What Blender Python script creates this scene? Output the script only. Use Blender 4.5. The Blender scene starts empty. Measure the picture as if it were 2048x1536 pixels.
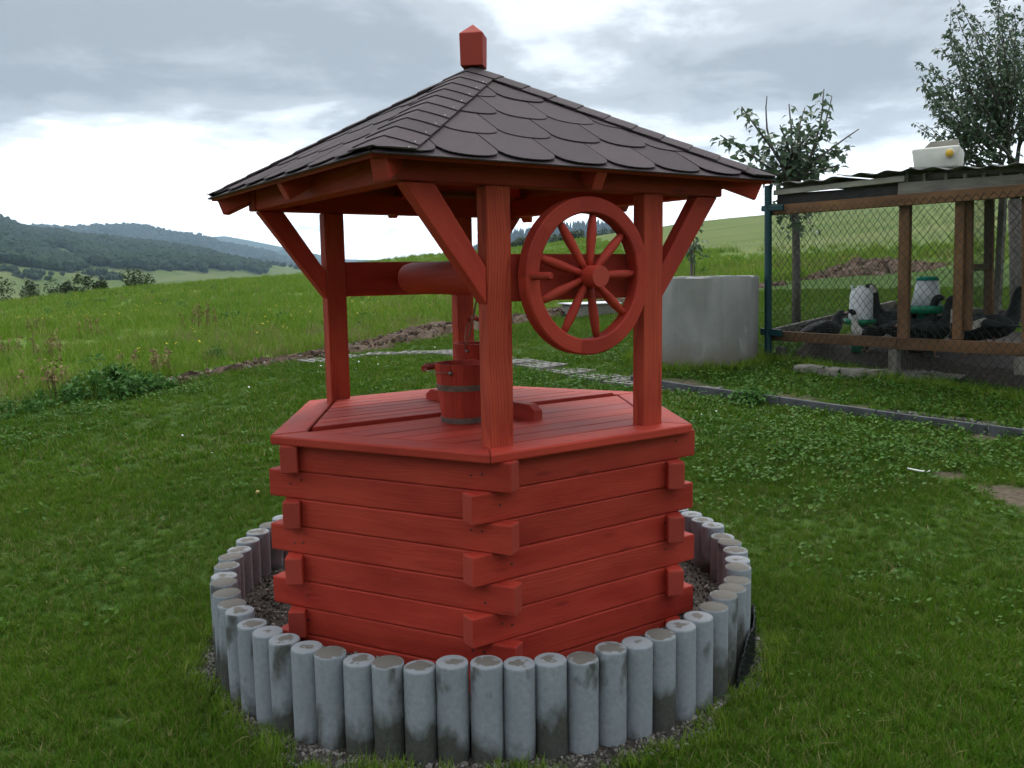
import bpy, bmesh, math, random
import numpy as np
from mathutils import Vector, Matrix

random.seed(7)
rng = np.random.default_rng(11)
SC = bpy.context.scene
COL = SC.collection
R = math.radians

# ------------------------------------------------------------------ camera
# well frame: origin = centre of the well on the ground, X along the wheel side, Y away from it
F_PX, YAW, PITCH, ROLL = 1742.73, 0.59357, -0.12519, -0.01505
CAM = np.array([-1.878, -3.019, 1.5])
fw = np.array([math.sin(YAW) * math.cos(PITCH), math.cos(YAW) * math.cos(PITCH), math.sin(PITCH)])
rt = np.array([math.cos(YAW), -math.sin(YAW), 0.0])
up = np.cross(rt, fw)
cr = rt * math.cos(ROLL) + up * math.sin(ROLL)
cu = -rt * math.sin(ROLL) + up * math.cos(ROLL)
fh = np.array([math.sin(YAW), math.cos(YAW), 0.0])
cd = bpy.data.cameras.new('camera')
cam = bpy.data.objects.new('camera', cd)
COL.objects.link(cam)
cd.sensor_width = 36.0
cd.lens = F_PX / 2048 * 36.0
cd.clip_start, cd.clip_end = 0.05, 40000
cam.matrix_world = Matrix(((cr[0], cu[0], -fw[0], CAM[0]), (cr[1], cu[1], -fw[1], CAM[1]), (cr[2], cu[2], -fw[2], CAM[2]), (0, 0, 0, 1)))
SC.camera = cam

# ------------------------------------------------------------------ view / cycles
SC.view_settings.view_transform = 'Standard'
SC.view_settings.look = 'None'
SC.view_settings.exposure = 0.34
SC.view_settings.gamma = 1.0
SC.view_settings.use_curve_mapping = False
SC.render.engine = 'CYCLES'
cy = SC.cycles
cy.use_denoising = True
try:
    cy.denoiser = 'OPENIMAGEDENOISE'
except Exception:
    pass
cy.max_bounces = 4
cy.diffuse_bounces = 2
cy.glossy_bounces = 1
cy.transmission_bounces = 2
cy.volume_bounces = 0
cy.transparent_max_bounces = 6
cy.use_adaptive_sampling = True
cy.adaptive_threshold = 0.03
cy.caustics_reflective = False
cy.caustics_refractive = False
cy.sample_clamp_indirect = 6

# ------------------------------------------------------------------ sky and sun
SUN_EL, SUN_AZ = 56.0, math.degrees(YAW) + 10.0      # azimuth clockwise from +Y
w = bpy.data.worlds.new('World')
SC.world = w
w.use_nodes = True
nt = w.node_tree
for n in list(nt.nodes):
    nt.nodes.remove(n)


def N(tree, kind, **kw):
    n = tree.nodes.new(kind)
    for k, v in kw.items():
        if k.startswith('i_'):
            n.inputs[k[2:].replace('_', ' ')].default_value = v
        else:
            setattr(n, k, v)
    return n


def math_n(tree, op, a, b=None, c=None, clamp=False):
    n = tree.nodes.new('ShaderNodeMath')
    n.operation = op
    n.use_clamp = clamp
    for i, v in enumerate((a, b, c)):
        if v is None:
            continue
        if isinstance(v, (int, float)):
            n.inputs[i].default_value = v
        else:
            tree.links.new(v, n.inputs[i])
    return n.outputs[0]


def mixc(tree, fac, a, b, blend='MIX'):
    n = tree.nodes.new('ShaderNodeMix')
    n.data_type = 'RGBA'
    n.blend_type = blend
    for sock, v in ((n.inputs[0], fac), (n.inputs[6], a), (n.inputs[7], b)):
        if isinstance(v, (int, float)):
            sock.default_value = v
        elif isinstance(v, tuple):
            sock.default_value = v if len(v) == 4 else v + (1.0,)
        else:
            tree.links.new(v, sock)
    return n.outputs[2]


def ramp(tree, fac, stops, interp='LINEAR'):
    n = tree.nodes.new('ShaderNodeValToRGB')
    n.color_ramp.interpolation = interp
    els = n.color_ramp.elements
    while len(els) > 1:
        els.remove(els[-1])
    for i, (p, c) in enumerate(stops):
        if isinstance(c, (int, float)):
            c = (c, c, c)
        e = els[0] if i == 0 else els.new(p)
        e.position = p
        e.color = (c[0], c[1], c[2], 1)
    tree.links.new(fac, n.inputs[0])
    return n.outputs[0]


def noise_n(tree, vec, scale, detail=3, rough=0.55, dist=0.0, out=0):
    n = tree.nodes.new('ShaderNodeTexNoise')
    n.inputs['Scale'].default_value = scale
    n.inputs['Detail'].default_value = detail
    n.inputs['Roughness'].default_value = rough
    n.inputs['Distortion'].default_value = dist
    if vec is not None:
        tree.links.new(vec, n.inputs['Vector'])
    return n.outputs[out]


def mapping(tree, vec, loc=(0, 0, 0), rot=(0, 0, 0), scale=(1, 1, 1)):
    n = tree.nodes.new('ShaderNodeMapping')
    n.inputs['Location'].default_value = loc
    n.inputs['Rotation'].default_value = rot
    n.inputs['Scale'].default_value = scale
    tree.links.new(vec, n.inputs['Vector'])
    return n.outputs[0]


sky = nt.nodes.new('ShaderNodeTexSky')
sky.sky_type = 'NISHITA'
sky.sun_disc = False
sky.sun_elevation = R(SUN_EL)
sky.sun_rotation = R(SUN_AZ)
sky.air_density, sky.dust_density, sky.ozone_density = 1.0, 1.5, 1.0
tc = nt.nodes.new('ShaderNodeTexCoord')
sep = nt.nodes.new('ShaderNodeSeparateXYZ')
nt.links.new(tc.outputs['Generated'], sep.inputs[0])
zc = math_n(nt, 'MAXIMUM', sep.outputs[2], 0.0)
den = math_n(nt, 'ADD', zc, 0.16)
comb = nt.nodes.new('ShaderNodeCombineXYZ')
nt.links.new(math_n(nt, 'DIVIDE', sep.outputs[0], den), comb.inputs[0])
nt.links.new(math_n(nt, 'DIVIDE', sep.outputs[1], den), comb.inputs[1])
pv = mapping(nt, comb.outputs[0], loc=(-19.47, 13.5, 0.0), rot=(0, 0, YAW), scale=(0.74, 0.80, 1.0))
n1 = noise_n(nt, pv, 1.0, 7, 0.52, 0.35)
n2 = noise_n(nt, pv, 3.4, 6, 0.58, 0.25)
nn = math_n(nt, 'ADD', math_n(nt, 'MULTIPLY', n1, 0.66), math_n(nt, 'MULTIPLY', n2, 0.34))
nn = math_n(nt, 'MULTIPLY', math_n(nt, 'SUBTRACT', nn, 0.5), 2.7)
# cloud deck: open and bright towards the horizon, thick and grey higher up
lift = ramp(nt, zc, [(0.0, 0.0), (0.055, 0.06), (0.125, 0.44), (0.20, 0.66), (0.30, 0.68), (0.45, 0.46), (1.0, 0.30)], 'EASE')
dens = math_n(nt, 'ADD', nn, lift)
cloud = ramp(nt, dens, [(0.05, (1.0, 1.0, 1.0)), (0.30, (0.84, 0.88, 0.92)), (0.50, (0.44, 0.47, 0.50)), (0.70, (0.262, 0.283, 0.306)), (0.95, (0.180, 0.198, 0.220))], 'EASE')
cover = ramp(nt, dens, [(0.0, 0.86), (0.3, 1.0)])
vm = nt.nodes.new('ShaderNodeVectorMath')
vm.operation = 'SCALE'
nt.links.new(cloud, vm.inputs[0])
# thin cloud is brighter towards the veiled sun
dotn = nt.nodes.new('ShaderNodeVectorMath')
dotn.operation = 'DOT_PRODUCT'
nt.links.new(tc.outputs['Generated'], dotn.inputs[0])
dotn.inputs[1].default_value = (math.sin(R(SUN_AZ)) * math.cos(R(SUN_EL)), math.cos(R(SUN_AZ)) * math.cos(R(SUN_EL)), math.sin(R(SUN_EL)))
glow = math_n(nt, 'ADD', math_n(nt, 'MULTIPLY', dotn.outputs['Value'], 10.0), 11.8)
glow = math_n(nt, 'MULTIPLY', glow, ramp(nt, zc, [(0.0, 1.0), (0.05, 0.88), (0.16, 0.62), (1.0, 0.62)]))
glow = math_n(nt, 'MULTIPLY', glow, 1.62)
nt.links.new(glow, vm.inputs['Scale'])
colr = mixc(nt, cover, sky.outputs[0], vm.outputs[0])
bg = nt.nodes.new('ShaderNodeBackground')
bg.inputs['Strength'].default_value = 0.10
nt.links.new(colr, bg.inputs['Color'])
wo = nt.nodes.new('ShaderNodeOutputWorld')
nt.links.new(bg.outputs[0], wo.inputs[0])

sd = bpy.data.lights.new('sun', 'SUN')
sd.energy = 1.5
sd.angle = R(25)
sd.color = (1.0, 0.97, 0.92)
sun = bpy.data.objects.new('sun', sd)
COL.objects.link(sun)
_s = Vector((math.sin(R(SUN_AZ)) * math.cos(R(SUN_EL)), math.cos(R(SUN_AZ)) * math.cos(R(SUN_EL)), math.sin(R(SUN_EL))))
sun.rotation_euler = _s.to_track_quat('Z', 'Y').to_euler()
sun.location = (0, 0, 30)

# ------------------------------------------------------------------ pixel helpers (2048 x 1536 pixel grid)


def ray(x, y):
    return fw + cr * (x - 1024) / F_PX + cu * (768 - y) / F_PX


def atd(x, y, D):
    return CAM + ray(x, y) * D


def az_te(x, y):
    r = ray(x, y)
    la, fo = r @ rt, r @ fh
    return math.atan2(la, fo), r[2] / math.hypot(la, fo)


def az(x):
    return az_te(x, 550)[0]


# ------------------------------------------------------------------ terrain height
CREST = [(-600, 640, 40), (0, 607, 45), (60, 599, 46), (160, 589, 48), (300, 574, 52), (400, 565, 56), (500, 557, 60), (600, 548, 66), (690, 531, 74), (760, 521, 80),
         (830, 512, 86), (890, 507, 92), (960, 502, 98), (1022, 497, 104), (1090, 489, 110), (1245, 463, 120), (1408, 441, 128),
         (1540, 428, 132), (1700, 412, 134), (2048, 380, 136), (2600, 340, 136)]
_ca = np.array([az_te(x, y)[0] for x, y, d in CREST])
_ct = np.array([az_te(x, y)[1] for x, y, d in CREST])
_cd = np.array([d for x, y, d in CREST], float)
aL, aR = az(0), az(1600)


def terrain(X, Y):
    X = np.asarray(X, float)
    Y = np.asarray(Y, float)
    dx, dy = X - CAM[0], Y - CAM[1]
    la = dx * rt[0] + dy * rt[1]
    fo = dx * fh[0] + dy * fh[1]
    d = np.hypot(la, fo) + 1e-9
    a = np.arctan2(la, fo)
    k = np.interp(a, [aL, aR], [0.065, 0.086])
    zn = np.where(fo > 3.4, k * (fo - 3.4), 0.022 * np.clip((3.4 - fo) / 0.9, 0, 1))
    z1 = k * (10 * np.cos(a) - 3.4)
    D = np.interp(a, _ca, _cd)
    zcr = CAM[2] + D * np.interp(a, _ca, _ct)
    t = np.clip((d - 10) / (D - 10), 0, 1)
    und = 0.10 * np.sin(X * 0.21 + 1.3) * np.sin(Y * 0.17 + 0.4) * np.clip((d - 14) / 15, 0, 1) * np.clip((D - d) / 20, 0, 1)
    zf = z1 + (zcr - z1) * t + und
    zb = zcr - np.minimum(0.11 * np.maximum(d - D, 0) + 0.0012 * np.maximum(d - D, 0) ** 2, np.maximum(zcr + 16, 1))
    z = np.where(d < 10, zn, np.where(d < D, zf, zb))
    rr = np.hypot(X, Y)
    z = z - 0.12 * np.clip((1.0 - rr) / 0.1, 0, 1)
    return z


def tz(x, y):
    return float(terrain(x, y))


def hit(px, py, dmax=140.0):
    r = ray(px, py)
    t = 1.5
    while t < dmax:
        p = CAM + r * t
        if p[2] <= tz(p[0], p[1]):
            lo, hi = t - 0.02 * t, t
            for _ in range(25):
                m = (lo + hi) / 2
                q = CAM + r * m
                if q[2] <= tz(q[0], q[1]):
                    hi = m
                else:
                    lo = m
            return CAM + r * hi
        t *= 1.02
    return CAM + r * dmax


# ------------------------------------------------------------------ materials
MATS = {}


def new_mat(name):
    m = bpy.data.materials.new(name)
    m.use_nodes = True
    t = m.node_tree
    b = t.nodes['Principled BSDF']
    MATS[name] = m
    return m, t, b


def obj_coord(t, jitter=True):
    tcn = t.nodes.new('ShaderNodeTexCoord')
    if not jitter:
        return tcn.outputs['Object']
    oi = t.nodes.new('ShaderNodeObjectInfo')
    sc = math_n(t, 'MULTIPLY', oi.outputs['Random'], 37.0)
    v = t.nodes.new('ShaderNodeVectorMath')
    v.operation = 'ADD'
    t.links.new(tcn.outputs['Object'], v.inputs[0])
    t.links.new(sc, v.inputs[1])
    return v.outputs[0]


def bump(t, b, height, strength=0.3, dist=0.01):
    n = t.nodes.new('ShaderNodeBump')
    n.inputs['Strength'].default_value = strength
    n.inputs['Distance'].default_value = dist
    t.links.new(height, n.inputs['Height'])
    t.links.new(n.outputs[0], b.inputs['Normal'])
    return n


def wood_mat(name, base, dark, light, ring=0.35, rough=0.55, knots=True, end=None, stain=0.5, ringscale=22.0, coat=0.0):
    m, t, b = new_mat(name)
    tcn = t.nodes.new('ShaderNodeTexCoord')
    oi = t.nodes.new('ShaderNodeObjectInfo')
    off = math_n(t, 'MULTIPLY', oi.outputs['Random'], 31.0)
    v = t.nodes.new('ShaderNodeVectorMath')
    v.operation = 'ADD'
    t.links.new(tcn.outputs['Object'], v.inputs[0])
    cmb = t.nodes.new('ShaderNodeCombineXYZ')
    t.links.new(off, cmb.inputs[0])
    o2 = math_n(t, 'SUBTRACT', math_n(t, 'FRACT', math_n(t, 'MULTIPLY', oi.outputs['Random'], 7.31)), 0.5)
    t.links.new(math_n(t, 'MULTIPLY', o2, 0.07), cmb.inputs[1])
    t.links.new(math_n(t, 'ADD', math_n(t, 'MULTIPLY', math_n(t, 'FRACT', math_n(t, 'MULTIPLY', oi.outputs['Random'], 3.77)), 0.05), 0.012), cmb.inputs[2])
    t.links.new(cmb.outputs[0], v.inputs[1])
    vec = v.outputs[0]
    # growth rings about an axis along the length: cathedral grain on flat sawn faces
    wv = mapping(t, vec, scale=(0.10, 1.0, 1.0))
    wob = noise_n(t, mapping(t, vec, scale=(1.6, 4.0, 4.0)), 1.0, 2, 0.5)
    sp = t.nodes.new('ShaderNodeSeparateXYZ')
    t.links.new(wv, sp.inputs[0])
    rad = math_n(t, 'SQRT', math_n(t, 'ADD', math_n(t, 'POWER', sp.outputs[1], 2.0), math_n(t, 'POWER', sp.outputs[2], 2.0)))
    rad = math_n(t, 'ADD', rad, math_n(t, 'MULTIPLY', wob, 0.055))
    rings = math_n(t, 'FRACT', math_n(t, 'MULTIPLY', rad, ringscale * 6.0))
    rr = ramp(t, rings, [(0.0, 0.0), (0.55, 0.25), (0.85, 1.0), (1.0, 0.0)])
    streak = noise_n(t, mapping(t, vec, scale=(3.0, 120.0, 120.0)), 1.0, 3, 0.6)
    blotch = noise_n(t, mapping(t, vec, scale=(2.5, 9.0, 9.0)), 1.0, 4, 0.6)
    c = mixc(t, ramp(t, blotch, [(0.3, 0.0), (0.72, 1.0)]), dark, light)
    c = mixc(t, 1.0 - stain, c, base)
    c = mixc(t, math_n(t, 'MULTIPLY', rr, ring), c, dark)
    c = mixc(t, math_n(t, 'MULTIPLY', ramp(t, streak, [(0.35, 0.0), (0.75, 1.0)]), 0.22), c, light)
    if knots:
        vo = t.nodes.new('ShaderNodeTexVoronoi')
        vo.inputs['Scale'].default_value = 1.0
        t.links.new(mapping(t, vec, scale=(4.5, 16.0, 16.0)), vo.inputs['Vector'])
        kn = ramp(t, vo.outputs['Distance'], [(0.0, 1.0), (0.10, 0.8), (0.17, 0.0)])
        sel = ramp(t, vo.outputs['Color'], [(0.62, 0.0), (0.66, 1.0)])
        c = mixc(t, math_n(t, 'MULTIPLY', math_n(t, 'MULTIPLY', kn, sel), 0.42), c, tuple(x * 0.35 for x in dark))
    if end:
        nsep = t.nodes.new('ShaderNodeSeparateXYZ')
        t.links.new(tcn.outputs['Normal'], nsep.inputs[0])
        ef = ramp(t, math_n(t, 'ABSOLUTE', nsep.outputs[0]), [(0.8, 0.0), (0.95, 0.75)])
        c = mixc(t, ef, c, end)
    # every piece took the stain a little differently
    pv_ = math_n(t, 'ADD', math_n(t, 'MULTIPLY', math_n(t, 'FRACT', math_n(t, 'MULTIPLY', oi.outputs['Random'], 11.7)), 0.34), 0.83)
    hs = t.nodes.new('ShaderNodeHueSaturation')
    t.links.new(c, hs.inputs['Color'])
    t.links.new(pv_, hs.inputs['Value'])
    t.links.new(hs.outputs[0], b.inputs['Base Color'])
    b.inputs['Roughness'].default_value = rough
    t.links.new(math_n(t, 'ADD', math_n(t, 'MULTIPLY', blotch, 0.25), rough - 0.12), b.inputs['Roughness'])
    b.inputs['Specular IOR Level'].default_value = 0.22
    b.inputs['Coat Weight'].default_value = coat
    b.inputs['Coat Roughness'].default_value = 0.35
    h = math_n(t, 'ADD', math_n(t, 'MULTIPLY', streak, 0.6), math_n(t, 'MULTIPLY', rr, 0.5))
    bump(t, b, h, 0.22, 0.003)
    return m


RED = (0.385, 0.033, 0.021)
wood_mat('red_wood', RED, (0.255, 0.018, 0.0115), (0.49, 0.060, 0.034), ring=0.30, end=(0.34, 0.052, 0.036), stain=0.8, rough=0.62, coat=0.0)
wood_mat('red_wood_grain', RED, (0.225, 0.016, 0.010), (0.58, 0.10, 0.046), ring=0.75, end=(0.34, 0.052, 0.036), stain=0.7, rough=0.65, ringscale=17.0, coat=0.0)
wood_mat('brown_wood', (0.165, 0.085, 0.040), (0.075, 0.038, 0.020), (0.24, 0.13, 0.062), ring=0.4, rough=0.75, stain=0.8)
wood_mat('grey_wood', (0.16, 0.145, 0.125), (0.07, 0.062, 0.055), (0.25, 0.23, 0.20), ring=0.35, rough=0.85, stain=0.9)


def simple_mat(name, a, bcol, scale=8.0, rough=0.8, bstr=0.2, bdist=0.005, detail=5, spec=0.3, metallic=0.0, lo=0.35, hi=0.68):
    m, t, b = new_mat(name)
    v = obj_coord(t)
    n = noise_n(t, v, scale, detail, 0.6)
    c = mixc(t, ramp(t, n, [(lo, 0.0), (hi, 1.0)]), a, bcol)
    t.links.new(c, b.inputs['Base Color'])
    b.inputs['Roughness'].default_value = rough
    b.inputs['Specular IOR Level'].default_value = spec
    b.inputs['Metallic'].default_value = metallic
    if bstr:
        bump(t, b, noise_n(t, v, scale * 6, 4, 0.65), bstr, bdist)
    return m


simple_mat('soil', (0.055, 0.036, 0.024), (0.15, 0.10, 0.066), 9.0, 0.95, 0.9, 0.02)
simple_mat('gravel_soil', (0.035, 0.029, 0.024), (0.085, 0.073, 0.062), 30.0, 0.95, 0.8, 0.01)
simple_mat('steel_dull', (0.16, 0.145, 0.13), (0.30, 0.27, 0.24), 30.0, 0.45, 0.1, 0.001, metallic=0.7)
simple_mat('hoop_metal', (0.10, 0.075, 0.065), (0.20, 0.155, 0.135), 25.0, 0.5, 0.1, 0.001, metallic=0.35)
simple_mat('nail_metal', (0.40, 0.40, 0.42), (0.55, 0.55, 0.57), 40.0, 0.3, 0, metallic=0.8)
simple_mat('rope', (0.20, 0.16, 0.12), (0.34, 0.28, 0.21), 90.0, 0.9, 0.6, 0.003)
simple_mat('green_paint', (0.007, 0.035, 0.042), (0.012, 0.052, 0.058), 12.0, 0.4, 0.05, 0.002)
simple_mat('green_plastic', (0.005, 0.16, 0.075), (0.01, 0.22, 0.11), 12.0, 0.4, 0)
simple_mat('teal_plastic', (0.01, 0.24, 0.17), (0.015, 0.30, 0.22), 12.0, 0.4, 0)
simple_mat('white_plastic', (0.56, 0.58, 0.60), (0.68, 0.70, 0.72), 6.0, 0.45, 0)
simple_mat('canister_plastic', (0.56, 0.55, 0.49), (0.68, 0.67, 0.62), 5.0, 0.5, 0.1, 0.01)
simple_mat('yellow_plastic', (0.60, 0.36, 0.03), (0.72, 0.46, 0.06), 12.0, 0.4, 0)
simple_mat('wire', (0.012, 0.020, 0.016), (0.028, 0.034, 0.028), 20.0, 0.5, 0)
simple_mat('wire_galvanised', (0.10, 0.10, 0.095), (0.16, 0.16, 0.15), 20.0, 0.5, 0, metallic=0.5)
simple_mat('roof_sheet', (0.085, 0.083, 0.080), (0.18, 0.175, 0.17), 3.0, 0.7, 0.1, 0.004)
simple_mat('dark_board', (0.018, 0.017, 0.017), (0.04, 0.036, 0.034), 6.0, 0.8, 0.2, 0.004)
simple_mat('beige_board', (0.27, 0.25, 0.21), (0.36, 0.34, 0.29), 7.0, 0.8, 0.2, 0.004)
simple_mat('edging', (0.050, 0.053, 0.058), (0.105, 0.11, 0.118), 8.0, 0.75, 0.2, 0.004)
simple_mat('paver', (0.13, 0.123, 0.112), (0.25, 0.238, 0.22), 7.0, 0.9, 0.4, 0.006)
simple_mat('old_concrete', (0.13, 0.12, 0.10), (0.27, 0.25, 0.215), 3.0, 0.9, 0.4, 0.01)
simple_mat('tin', (0.42, 0.44, 0.46), (0.60, 0.62, 0.64), 4.0, 0.5, 0.05, 0.003, metallic=0.3)
simple_mat('black_membrane', (0.010, 0.011, 0.013), (0.022, 0.023, 0.026), 10.0, 0.32, 0)
simple_mat('bark', (0.07, 0.06, 0.052), (0.15, 0.135, 0.12), 25.0, 0.9, 0.6, 0.01)
simple_mat('dry_stem', (0.15, 0.095, 0.050), (0.27, 0.185, 0.09), 12.0, 0.9, 0)
simple_mat('daisy_white', (0.66, 0.66, 0.62), (0.78, 0.78, 0.74), 12.0, 0.7, 0)
simple_mat('flower_yellow', (0.52, 0.40, 0.02), (0.66, 0.54, 0.05), 12.0, 0.7, 0)
simple_mat('duck_black', (0.008, 0.009, 0.010), (0.019, 0.022, 0.022), 20.0, 0.75, 0.2, 0.006)
simple_mat('duck_white', (0.42, 0.40, 0.36), (0.56, 0.54, 0.50), 20.0, 0.8, 0.2, 0.006)
simple_mat('duck_bill', (0.16, 0.08, 0.06), (0.26, 0.14, 0.10), 20.0, 0.5, 0)
simple_mat('apple', (0.42, 0.30, 0.10), (0.55, 0.40, 0.16), 12.0, 0.5, 0)

# concrete palisades: light dry concrete with wet, dark staining that differs from stake to stake
m, t, b = new_mat('palisade_concrete')
tcn = t.nodes.new('ShaderNodeTexCoord')
oi = t.nodes.new('ShaderNodeObjectInfo')
rnd = oi.outputs['Random']
v = obj_coord(t)
sp = t.nodes.new('ShaderNodeSeparateXYZ')
t.links.new(tcn.outputs['Object'], sp.inputs[0])
fine = noise_n(t, v, 60, 4, 0.6)
med = noise_n(t, mapping(t, v, scale=(1, 1, 0.6)), 9, 4, 0.55, 0.4)
drycol = mixc(t, ramp(t, fine, [(0.3, 0.0), (0.7, 1.0)]), (0.215, 0.240, 0.262), (0.285, 0.310, 0.332))
drycol = mixc(t, ramp(t, med, [(0.35, 0.0), (0.7, 0.55)]), drycol, (0.19, 0.21, 0.23))
wetcol = mixc(t, ramp(t, fine, [(0.3, 0.0), (0.7, 1.0)]), (0.050, 0.051, 0.044), (0.080, 0.081, 0.070))
# wet foot (local z is 0 at the top, negative below), its height varies from stake to stake
hgt = math_n(t, 'ADD', math_n(t, 'MULTIPLY', math_n(t, 'FRACT', math_n(t, 'MULTIPLY', rnd, 5.3)), 0.19), -0.305)
foot = math_n(t, 'SUBTRACT', math_n(t, 'ADD', hgt, math_n(t, 'MULTIPLY', math_n(t, 'SUBTRACT', med, 0.5), 0.34)), sp.outputs[2])
footm = ramp(t, math_n(t, 'MULTIPLY', foot, 7.0), [(0.0, 0.0), (0.55, 1.0)])
drip = ramp(t, noise_n(t, mapping(t, v, scale=(1, 1, 0.55)), 13, 3, 0.5), [(0.54, 0.0), (0.66, 0.9)])
topz = ramp(t, math_n(t, 'MULTIPLY', math_n(t, 'ADD', sp.outputs[2], 0.16), 8.0), [(0.0, 0.0), (0.6, 1.0)])
sidew = math_n(t, 'MAXIMUM', footm, math_n(t, 'MULTIPLY', drip, math_n(t, 'MULTIPLY', topz, math_n(t, 'GREATER_THAN', math_n(t, 'FRACT', math_n(t, 'MULTIPLY', rnd, 9.1)), 0.35))))
cs = mixc(t, sidew, drycol, wetcol)
radn = math_n(t, 'SQRT', math_n(t, 'ADD', math_n(t, 'POWER', sp.outputs[0], 2.0), math_n(t, 'POWER', sp.outputs[1], 2.0)))
lim = math_n(t, 'ADD', math_n(t, 'MULTIPLY', math_n(t, 'FRACT', math_n(t, 'MULTIPLY', rnd, 3.9)), 0.062), 0.014)
tw = math_n(t, 'SUBTRACT', math_n(t, 'ADD', lim, math_n(t, 'MULTIPLY', math_n(t, 'SUBTRACT', noise_n(t, v, 34, 3, 0.5), 0.5), 0.085)), radn)
twm = ramp(t, math_n(t, 'MULTIPLY', tw, 75.0), [(0.0, 0.0), (0.8, 1.0)])
ct = mixc(t, twm, (0.245, 0.26, 0.272), (0.130, 0.121, 0.105))
gn = t.nodes.new('ShaderNodeNewGeometry')
nz = t.nodes.new('ShaderNodeSeparateXYZ')
t.links.new(gn.outputs['Normal'], nz.inputs[0])
ist = ramp(t, nz.outputs[2], [(0.75, 0.0), (0.9, 1.0)])
t.links.new(mixc(t, ist, cs, ct), b.inputs['Base Color'])
b.inputs['Roughness'].default_value = 0.85
b.inputs['Specular IOR Level'].default_value = 0.25
pore = ramp(t, noise_n(t, v, 120, 2, 0.4), [(0.66, 1.0), (0.74, 0.0)])
bump(t, b, math_n(t, 'ADD', fine, pore), 0.4, 0.004)

# loose stones: each its own shade
for nm, lo_, hi_ in (('stone', (0.035, 0.030, 0.026), (0.27, 0.25, 0.225)), ('clod', (0.055, 0.035, 0.022), (0.18, 0.12, 0.078))):
    m, t, b = new_mat(nm)
    oi = t.nodes.new('ShaderNodeObjectInfo')
    nz_ = noise_n(t, obj_coord(t), 1.6, 3, 0.6)
    f_ = math_n(t, 'ADD', math_n(t, 'POWER', oi.outputs['Random'], 1.7), math_n(t, 'MULTIPLY', math_n(t, 'SUBTRACT', nz_, 0.5), 0.5), clamp=True)
    t.links.new(mixc(t, f_, lo_, hi_), b.inputs['Base Color'])
    b.inputs['Roughness'].default_value = 0.85
    b.inputs['Specular IOR Level'].default_value = 0.25

# big concrete ring
m, t, b = new_mat('ring_concrete')
v = obj_coord(t, False)
sp = t.nodes.new('ShaderNodeSeparateXYZ')
t.links.new(v, sp.inputs[0])
n1_ = noise_n(t, mapping(t, v, scale=(1, 1, 0.8)), 2.2, 5, 0.6, 0.3)
n2_ = noise_n(t, mapping(t, v, scale=(1, 1, 0.5)), 5.5, 4, 0.65, 0.6)
n3_ = noise_n(t, mapping(t, v, scale=(1, 1, 0.06)), 14.0, 3, 0.6)
pit = noise_n(t, v, 55, 2, 0.5)
c = mixc(t, ramp(t, n1_, [(0.35, 0.0), (0.7, 1.0)]), (0.205, 0.205, 0.195), (0.285, 0.285, 0.275))
c = mixc(t, ramp(t, n2_, [(0.62, 0.0), (0.70, 0.65)]), c, (0.36, 0.355, 0.34))
c = mixc(t, ramp(t, n3_, [(0.52, 0.0), (0.72, 0.35)]), c, (0.155, 0.15, 0.14))
c = mixc(t, ramp(t, pit, [(0.69, 0.0), (0.73, 0.6)]), c, (0.09, 0.085, 0.08))
lowd = ramp(t, math_n(t, 'ADD', sp.outputs[2], math_n(t, 'MULTIPLY', math_n(t, 'SUBTRACT', n2_, 0.5), 0.35)), [(0.10, 0.75), (0.34, 0.0)])
c = mixc(t, lowd, c, (0.155, 0.125, 0.095))
t.links.new(c, b.inputs['Base Color'])
b.inputs['Roughness'].default_value = 0.85
bump(t, b, noise_n(t, v, 40, 4, 0.6), 0.25, 0.006)

# bitumen shingles: mineral granules
m, t, b = new_mat('bitumen_shingle')
v = obj_coord(t)
gr = noise_n(t, v, 420, 2, 0.6)
bl = noise_n(t, v, 7, 4, 0.55)
c = mixc(t, ramp(t, gr, [(0.30, 0.0), (0.70, 1.0)]), (0.029, 0.0215, 0.0245), (0.094, 0.071, 0.077))
oi = t.nodes.new('ShaderNodeObjectInfo')
c = mixc(t, math_n(t, 'MULTIPLY', ramp(t, bl, [(0.35, 0.0), (0.7, 1.0)]), 0.45), c, (0.057, 0.044, 0.049))
hs = t.nodes.new('ShaderNodeHueSaturation')
t.links.new(c, hs.inputs['Color'])
t.links.new(math_n(t, 'ADD', math_n(t, 'MULTIPLY', oi.outputs['Random'], 0.34), 0.83), hs.inputs['Value'])
t.links.new(hs.outputs[0], b.inputs['Base Color'])
b.inputs['Roughness'].default_value = 0.85
b.inputs['Specular IOR Level'].default_value = 0.2
bump(t, b, gr, 0.5, 0.002)


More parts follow.
